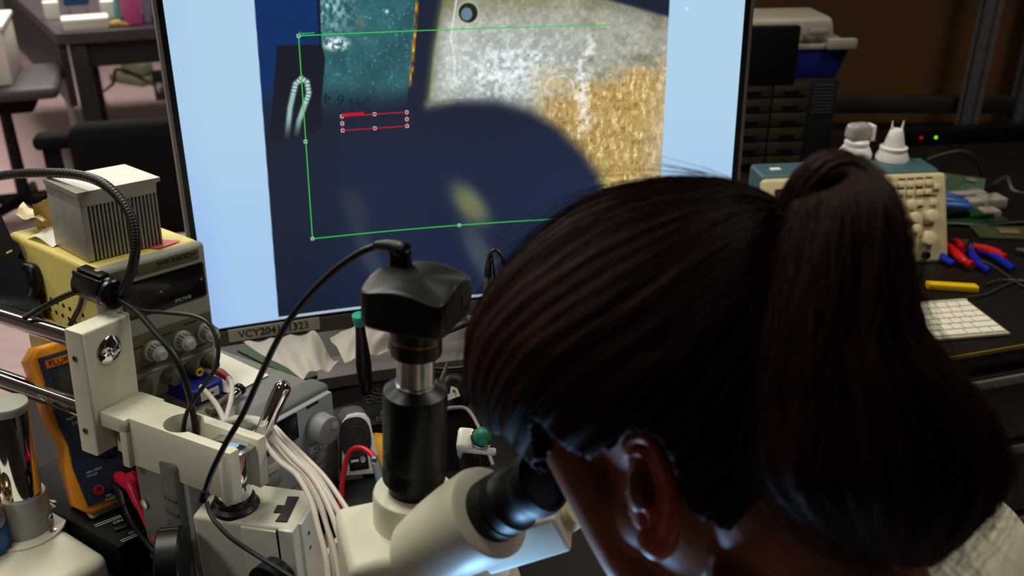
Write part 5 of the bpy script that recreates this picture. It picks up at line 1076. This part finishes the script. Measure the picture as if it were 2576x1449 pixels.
# arms and hands
def arm(sh, el, wr, hd, side):
    g.tube([sh, sh*.5+el*.5, el], [.046, .042, .036], 18); g.tube([el, el*.4+wr*.6, wr], [.037, .032, .024], 18)
    d = unit(hd-wr); n = unit(np.cross(d, [0, 0, 1.])); u = np.cross(n, d)
    g.tube([wr, wr+d*.03, wr+d*.07, wr+d*.095], [.023, .026, .027, .022], 14)
    for k, (off, L, r) in enumerate(((-.028, .060, .0075), (-.010, .070, .0085), (.009, .066, .0085), (.027, .052, .0072))):
        a = wr+d*.088+n*off; fd_ = unit(d+n*off*3); b = a+fd_*L*.45+u*.003; c = b+fd_*L*.3-u*.012; e = c+fd_*L*.22-u*.017; g.tube([a-d*.02, a, b, c, e], [r*1.1, r*1.1, r, r*.92, r*.75], 10)
    a = wr+d*.035-n*side*.022; t1 = a-n*side*.022+d*.022; t2 = t1+d*.028-n*side*.004-u*.006; g.tube([a+n*side*.012, a, t1, t2], [.013, .012, .010, .008], 10)
elR, wrR, hdR = np.array([.31, .79, .835]), np.array([.12, .67, .80]), np.array([.02, .63, .79])
elL, wrL, hdL = np.array([.06, .20, .830]), np.array([-.11, .39, .797]), np.array([-.13, .49, .79])
arm(shR, elR, wrR, hdR, -1); arm(shL, elL, wrL, hdL, 1)
# ear
def ep_(px, py, dz): return at(px, py, .5425-dz)
hel = [(1580, 1152, .004), (1576, 1122, .006), (1590, 1100, .009), (1614, 1093, .012), (1640, 1107, .015), (1661, 1140, .018), (1678, 1185, .021), (1689, 1235, .022), (1693, 1285, .022), (1690, 1325, .020), (1682, 1356, .016)]
g.tube([ep_(*q) for q in hel], [.0026, .0034, .0040, .0042, .0044, .0046, .0047, .0046, .0046, .0050, .0054], 12, 5)
ant = [(1636, 1150, .009), (1652, 1185, .012), (1663, 1230, .014), (1664, 1270, .014), (1650, 1292, .013), (1628, 1295, .012)]
g.tube([ep_(*q) for q in ant], [.0028, .0036, .0042, .0044, .0048, .0050], 12, 5)
lob = [(1686, 1340, .017), (1676, 1366, .014), (1656, 1376, .011), (1632, 1360, .008), (1618, 1335, .005)]
g.tube([ep_(*q) for q in lob], [.0058, .0070, .0082, .0072, .005], 14, 5)
g.tube([ep_(1600, 1185, .001), ep_(1597, 1215, .008), ep_(1601, 1250, .009), ep_(1606, 1280, .006)], [.003, .0042, .0048, .004], 12, 5)    # tragus
plate = [(1590, 1120), (1640, 1125), (1670, 1180), (1684, 1250), (1684, 1320), (1660, 1360), (1625, 1340), (1640, 1300), (1655, 1270), (1655, 1220), (1640, 1165), (1600, 1150)]
pv = [ep_(x, y, .011+.00007*(x-1640)) for x, y in plate]; pv2 = [p+AX_D*.004 for p in pv]; k_ = len(pv)
g.add(pv+pv2, [tuple(range(k_)), tuple(range(k_, 2*k_))[::-1]]+[(i, (i+1) % k_, k_+(i+1) % k_, k_+i) for i in range(k_)])
bk_ = [(1600, 1140), (1650, 1160), (1676, 1230), (1680, 1320), (1650, 1360), (1610, 1330), (1595, 1250)]
pv = [ep_(x, y, .004+.00008*(x-1640)) for x, y in bk_]; pv2 = [p+AX_D*.014+AX_R*(-.004) for p in pv]; k_ = len(pv)
g.add(pv+pv2, [tuple(range(k_)), tuple(range(k_, 2*k_))[::-1]]+[(i, (i+1) % k_, k_+(i+1) % k_, k_+i) for i in range(k_)])
g.ell(hp(.012, -.02, -.076), (.022, .008, .032), MH3)        # far ear
g.v = [tuple(np.array(p)-PO) for p in g.v]
body = meshobj(remesh(g, .0021, 4), 'body', SKIN, PN)
body.data.materials.append(mat('skin_ear', (176, 80, 62), .55, var=.05, scale=30, sss=.35))
ex_ = np.zeros(len(body.data.polygons)*3, np.float32); body.data.polygons.foreach_get('center', ex_); ex_ = ex_.reshape(-1, 3)+PO
de = (ex_-O); dz = de@AX_D; qx, qy = 1288+F*(de@AX_R)/dz, 724.5-F*(de@AX_U)/dz
inear = (dz < .5435) & (sdpoly(qx, qy, [(1590, 1080), (1650, 1085), (1700, 1180), (1712, 1300), (1695, 1395), (1640, 1400), (1606, 1345), (1612, 1250), (1598, 1150)]) < 0) & (np.linalg.norm(ex_-earc, axis=1) < .06)
body.data.polygons.foreach_set('material_index', inear.astype(np.int32))
# eyes as separate small balls
for s in (-1, 1):
    G().ell(hp(.079, .026, s*.032)-PO, (.0118, .0118, .0118), n=12).build('eye', mat('eye_white', (225, 220, 214), .2), PN)
# --- hair cap
pole = unit(np.array([(1985-1640), -(560-900), 120.])); xa = unit(np.cross([0, 0, 1.], pole)); ya = np.cross(pole, xa)
NT, NPH = 150, 320
vs = []; uvs = []
def hairdir(th, ph): return pole*math.cos(th)+(xa*math.cos(ph)+ya*math.sin(ph))*math.sin(th)
for j in range(NT+1):
    for i in range(NPH+1):
        vs.append(hairdir(.03+(PI-.1)*j/NT, 2*PI*i/NPH)); uvs.append((i/NPH, j/NT))
DN = np.array(vs); uvs = np.array(uvs); HP = blob(DN, RH, .083)
ph = uvs[:, 0]*2*PI; th = uvs[:, 1]
groove = .0010*np.sin(ph*23+3*np.sin(ph*3)+th*4)+.0008*np.sin(ph*51+th*9+2*np.sin(ph*7))+.0022*fbm(uvs[:, 0]*60, uvs[:, 1]*5, 77)
nrm_ = HP-Bc; nrm_ /= np.linalg.norm(nrm_, axis=1, keepdims=True); HP = HP+nrm_*(groove*np.clip(th*4, 0, 1))[:, None]
def proj(P): d = P-O; z = d@AX_D; return 1288+F*(d@AX_R)/z, 724.5-F*(d@AX_U)/z, z
HL_ = np.array([(900, 1120), (1262, 1096), (1300, 1142), (1336, 1172), (1352, 1160), (1340, 1095), (1338, 1050), (1372, 1085), (1420, 1130), (1480, 1160), (1540, 1135), (1572, 1098), (1625, 1088), (1672, 1130), (1702, 1200), (1722, 1270), (1770, 1318), (1860, 1350), (1960, 1375), (2060, 1400), (2300, 1500)], float)
X_, Y_, Z_ = proj(HP); keep = (sdpoly(X_, Y_, np.vstack([HL_, [(2600, -400), (700, -400)]])) < 0)
# far side of the head: hairline from the head's own frame
rel_ = HP-Hc; fa, ub = rel_@HFv, rel_@HU; lc = rel_@HL
far = (lc < .0) & (fa > .0); keep = np.where(far, (ub > np.where(fa > .03, .03+(fa-.03)*.75, -.045)), keep)
idx = np.arange((NT+1)*(NPH+1)).reshape(NT+1, NPH+1); fc = np.stack([idx[:-1, :-1], idx[:-1, 1:], idx[1:, 1:], idx[1:, :-1]], -1).reshape(-1, 4); kf = keep[fc].all(1); fc = fc[kf]
def uvmesh(name, P, faces, uv, m, parent):
    me = bpy.data.meshes.new(name); me.from_pydata((P-PO).tolist(), [], faces.tolist()); l = me.uv_layers.new(name='UVMap'); li = np.array(faces).ravel(); l.data.foreach_set('uv', uv[li].astype(np.float32).ravel())
    bm = bmesh.new(); bm.from_mesh(me); loose = [v for v in bm.verts if not v.link_faces]; bmesh.ops.delete(bm, geom=loose, context='VERTS'); bm.to_mesh(me); bm.free()
    me.polygons.foreach_set('use_smooth', [True]*len(me.polygons)); o = meshobj(me, name, m, parent); return o
hair = uvmesh('hair', HP, fc, uvs, HAIR, PN); 
md = hair.modifiers.new('thick', 'SOLIDIFY'); md.thickness = .012; md.offset = 1
# --- ponytail loft
TAIL = [(1985, 560, 34, .540, .020), (2028, 490, 52, .535, .024), (2085, 452, 72, .53, .030), (2118, 500, 104, .525, .038), (2122, 590, 136, .52, .044), (2120, 700, 152, .518, .048), (2118, 820, 172, .516, .050), (2150, 930, 222, .514, .052), (2190, 1040, 275, .512, .050), (2215, 1140, 300, .51, .046), (2225, 1230, 270, .51, .042), (2230, 1310, 205, .512, .034), (2250, 1370, 135, .515, .024), (2275, 1410, 70, .518, .014)]
TL = catmull([[t[0], t[1], t[2], t[3]-.026*min(1, k/3), t[4]] for k, t in enumerate(TAIL)], 6); nT = len(TL); NA = 90; P = []; uv = []
for i, (px, py, hw, t, dp) in enumerate(TL):
    tp = TL[min(i+1, nT-1)]-TL[max(i-1, 0)]; dx, dy = tp[0], tp[1]; n_l = math.hypot(dx, dy); 
    w_ = np.clip((i-10)/12, 0, 1); nx, ny = (-dy/n_l, dx/n_l); nx, ny = nx*(1-w_)+(-1)*w_, ny*(1-w_); q_ = math.hypot(nx, ny); nx, ny = nx/q_, ny/q_
    c = at(px, py, t); side_ = unit(AX_R*nx-AX_U*ny); hwm = hw*t/F
    for k in range(NA):
        a = 2*PI*k/NA; gr = 1+.045*math.sin(a*13+.08*i+2*math.sin(a*3))+.03*math.sin(a*29-.05*i)+.03*math.sin(i*.22+a*2)
        P.append(c+side_*math.cos(a)*hwm*gr-AX_D*math.sin(a)*dp*gr); uv.append((k/NA, i/nT))
P = np.array(P); uv = np.array(uv); fc2 = np.array([(i*NA+k, i*NA+(k+1) % NA, (i+1)*NA+(k+1) % NA, (i+1)*NA+k) for i in range(nT-1) for k in range(NA)])
uvmesh('ponytail', P, fc2, uv, HAIR, PN)
# hair tie
htc = at(1996, 545, .528)
# --- loose strands: thin tapered tubes following the hair
SV = []; SF = []
def strandtube(pts, r):
    pts = np.asarray(pts); k = len(pts); T = np.gradient(pts, axis=0); T /= np.linalg.norm(T, axis=1, keepdims=True)+1e-12
    a_ = np.cross(T, AX_D); a_ /= np.linalg.norm(a_, axis=1, keepdims=True)+1e-12; b_ = np.cross(T, a_); rr = r*np.linspace(1, .35, k)[:, None]; b0 = len(SV)
    for i in range(k):
        for q in range(3): an = 2*PI*q/3; SV.append(tuple(pts[i]+rr[i]*(math.cos(an)*a_[i]+math.sin(an)*b_[i])-PO))
    for i in range(k-1):
        for q in range(3): SF.append((b0+i*3+q, b0+i*3+(q+1) % 3, b0+(i+1)*3+(q+1) % 3, b0+(i+1)*3+q))
def hairpoint(th, ph, lift):
    d = np.array([hairdir(.03+(PI-.1)*t_, p_) for t_, p_ in zip(th, ph)]); p = blob(d, RH, .083); n = p-Bc; n /= np.linalg.norm(n, axis=1, keepdims=True); return p+n*np.asarray(lift)[:, None]
for s in range(1500):
    p0_ = rng.random()*2*PI; t1 = rng.uniform(.2, .75); t0 = rng.uniform(.0, .08); th_ = np.linspace(t0, t1, 12); lift = .0012+.0028*rng.random()+(np.linspace(0, 1, 12)**2)*(.004*rng.random() if rng.random() < .85 else .018*rng.random())
    pts = hairpoint(th_, p0_+np.cumsum(rng.normal(0, .010, 12)), lift); x, y, z = proj(pts)
    rl = pts-Hc
    ok = np.where(((rl@HL) < 0) & (rl@HFv > 0), (rl@HU) > np.where(rl@HFv > .03, .03+(rl@HFv-.03)*.75, -.045), sdpoly(x, y, np.vstack([HL_, [(2600, -400), (700, -400)]])) < 8)
    k = len(ok) if ok.all() else int(np.argmin(ok))
    if k > 4: strandtube(pts[:k], .00016+.00022*rng.random())
for s in range(1100):
    a0 = rng.random()*2*PI; i0 = int(rng.uniform(0, nT*.55)); i1 = int(rng.uniform(i0+14, nT+12)); pts = []; da = rng.normal(0, .012); lf = 1.0+.03*rng.random(); wave = rng.random()*6.28; amp = rng.uniform(.0, .006)
    drift = np.zeros(3); dv = rng.normal(0, .0006, 3)
    for i in range(i0, i1, 2):
        ii = min(i, nT-1); px, py, hw, t, dp = TL[ii]; c = P[ii*NA:(ii+1)*NA].mean(0); k = int((a0+da*(i-i0))/(2*PI)*NA) % NA; q = c+(P[ii*NA+k]-c)*lf
        if i > nT-1: q = q+np.array([.002, -.001, -.0022])*(i-nT+1)
        drift = drift+dv*np.clip((i-i0)/40, 0, 1); pts.append(q+drift+amp*np.array([math.sin(i*.22+wave), math.cos(i*.19+wave), .4*math.sin(i*.15+wave)])*np.clip((i-i0)/30, 0, 1))
    if len(pts) > 4: strandtube(pts, .00018+.0002*rng.random())
# fly-aways at the ends of the ponytail and over the shoulder
for s in range(170):
    px, py = rng.uniform(2080, 2480), rng.uniform(1080, 1340); pts = []; ang = rng.uniform(-.9, 2.4); L = rng.uniform(90, 260); cv = rng.normal(0, 1.1); t = rng.uniform(.49, .53)
    for k in range(11): u = k/10; a = ang+cv*u; px += math.cos(a)*L/10; py += math.sin(a)*L/10; pts.append(at(px, py, t+.02*u*math.sin(s)))
    strandtube(pts, .00014+.00014*rng.random())
me = bpy.data.meshes.new('hair_strands'); me.from_pydata(SV, [], SF); me.polygons.foreach_set('use_smooth', [True]*len(me.polygons)); so = meshobj(me, 'hair_strands', STRAND, PN); so['kind'] = 'stuff'
# --- shirt: torso and sleeves
SHIRT = mat('shirt_pale', (226, 216, 200), .8, var=.03, bump=.3, bscale=350)
g = G()
g.tube([C7+[.015, .0, -.045], C7+[.035, -.008, -.085], chest+[.0, 0, .03], chest, np.array([.385, .325, .72]), np.array([.42, .30, .56])], [.085, .115, .142, .150, .14, .15], 40, 6)
g.tube([shL, (shL+C7)/2+[0, 0, .0], C7+[.012, 0, -.03], (shR+C7)/2, shR], [.068, .074, .080, .074, .070], 28, 10)
for sh, el, wr in ((shR, elR, wrR), (shL, elL, wrL)):
    g.ell(sh, (.066, .066, .066)); g.tube([sh, sh*.5+el*.5, el, el*.75+wr*.25], [.064, .058, .052, .046], 24)
g.v = [tuple(np.array(p)-PO) for p in g.v]
meshobj(remesh(g, .006, 5), 'shirt', SHIRT, PN)
TRS = mat('trousers_dark', (36, 38, 46), .8, var=.1)
g = G(); pel = np.array([.42, .30, .53]); s_ = np.array([f0[1], -f0[0], 0])
g.ell(pel, (.17, .17, .10))
for q in (-1, 1):
    hip = pel+s_*q*.09; kn = hip+f0*.36+[0, 0, -.02]; an = kn+f0*-.05+[0, 0, -.43]; g.tube([hip, (hip+kn)/2, kn], [.088, .08, .066], 20); g.tube([kn, (kn+an)/2, an], [.066, .056, .045], 18)
g.v = [tuple(np.array(p)-PO) for p in g.v]; meshobj(remesh(g, .010, 4), 'trousers', TRS, PN)
for q in (-1, 1):
    an = pel+s_*q*.09+f0*.31+[0, 0, -.46]; G().ell(an+f0*.06+[0, 0, -.028]-PO, (.13, .048, .042), np.stack([f0, s_, UPW], 1)).build('shoe', BLACKP, PN)
# ================================================================== LIGHT
def area(name, loc, target, sx, sy, power, col, spread=180):
    l = bpy.data.lights.new(name, 'AREA'); l.shape = 'RECTANGLE'; l.size = sx; l.size_y = sy; l.energy = power; l.color = col; l.spread = math.radians(spread)
    o = bpy.data.objects.new(name, l); COL.objects.link(o); o.location = loc; o.rotation_euler = (Vector(target)-Vector(loc)).to_track_quat('-Z', 'Y').to_euler(); return o
WARM = (1., .955, .79)
area('ceiling_lamp_bench', (-.75, 1.35, 2.72), (-.75, 1.35, 0), .30, 1.2, 27, WARM)
sl_ = bpy.data.lights.new('front_fill', 'SPOT'); sl_.energy = 30; sl_.color = (1., .95, .88); sl_.spot_size = math.radians(30); sl_.spot_blend = .6; sl_.shadow_soft_size = .18  # added fill spot for camera-facing sides, beam narrowed to miss the person
so_ = bpy.data.objects.new('front_fill', sl_); COL.objects.link(so_); so_.location = (-1.35, -.35, 2.6); so_.rotation_euler = (Vector((-.48, .92, .95))-Vector((-1.35, -.35, 2.6))).to_track_quat('-Z', 'Y').to_euler()
area('jaw_fill', (-.02, .475, .86), (.05, .495, 1.08), .10, .07, .13, (.28, .58, 1.), 60)  # added blue fill aimed at the jaw, no screen stands here
area('ceiling_lamp_rear', (-2.2, 1.85, 2.72), (-2.2, 1.85, 0), 1.4, .3, 22, WARM)
area('ceiling_lamp_room', (-2.0, 4.6, 2.72), (-2.0, 4.6, 0), 1.2, .6, 95, (1., .93, .86))
area('ceiling_lamp_desk', (1.25, 1.35, 2.72), (1.25, 1.35, 0), .3, 1.2, 19, WARM)
sp0 = SO+Msn@np.array([cx, .004, -.200]); sx_ = np.array([sp0[0]+.02, sp0[1], .752])
PLT = thing('stage_plate', 'white stage plate on the bench brightly lit under the microscope', 'plate', sx_, rz(.5))
G().box(-.10, .10, -.10, .10, 0, .006, .002).build('plate', mat('stage_white', (225, 225, 225), .5), PLT)
area('ring_glow', sp0, sx_, .06, .06, .55, (.50, .76, 1.), 120)
w = bpy.data.worlds.new('World'); SC.world = w; w.use_nodes = True; w.node_tree.nodes['Background'].inputs['Color'].default_value = (.55, .5, .5, 1); w.node_tree.nodes['Background'].inputs['Strength'].default_value = .02
# ================================================================== CAMERA
cd = bpy.data.cameras.new('camera'); cam = bpy.data.objects.new('camera', cd); COL.objects.link(cam); SC.camera = cam
cd.sensor_width = 36; cd.sensor_fit = 'HORIZONTAL'; cd.lens = 36*F/2576; cd.clip_start = .02; cd.clip_end = 60
cam.location = (0, 0, CAMZ); cam.rotation_euler = (PI/2-TH, 0, 0)
cd.dof.use_dof = True; cd.dof.focus_distance = 1.0; cd.dof.aperture_fstop = 6.5
SC.view_settings.view_transform = 'Standard'; SC.view_settings.look = 'None'; SC.view_settings.exposure = 0
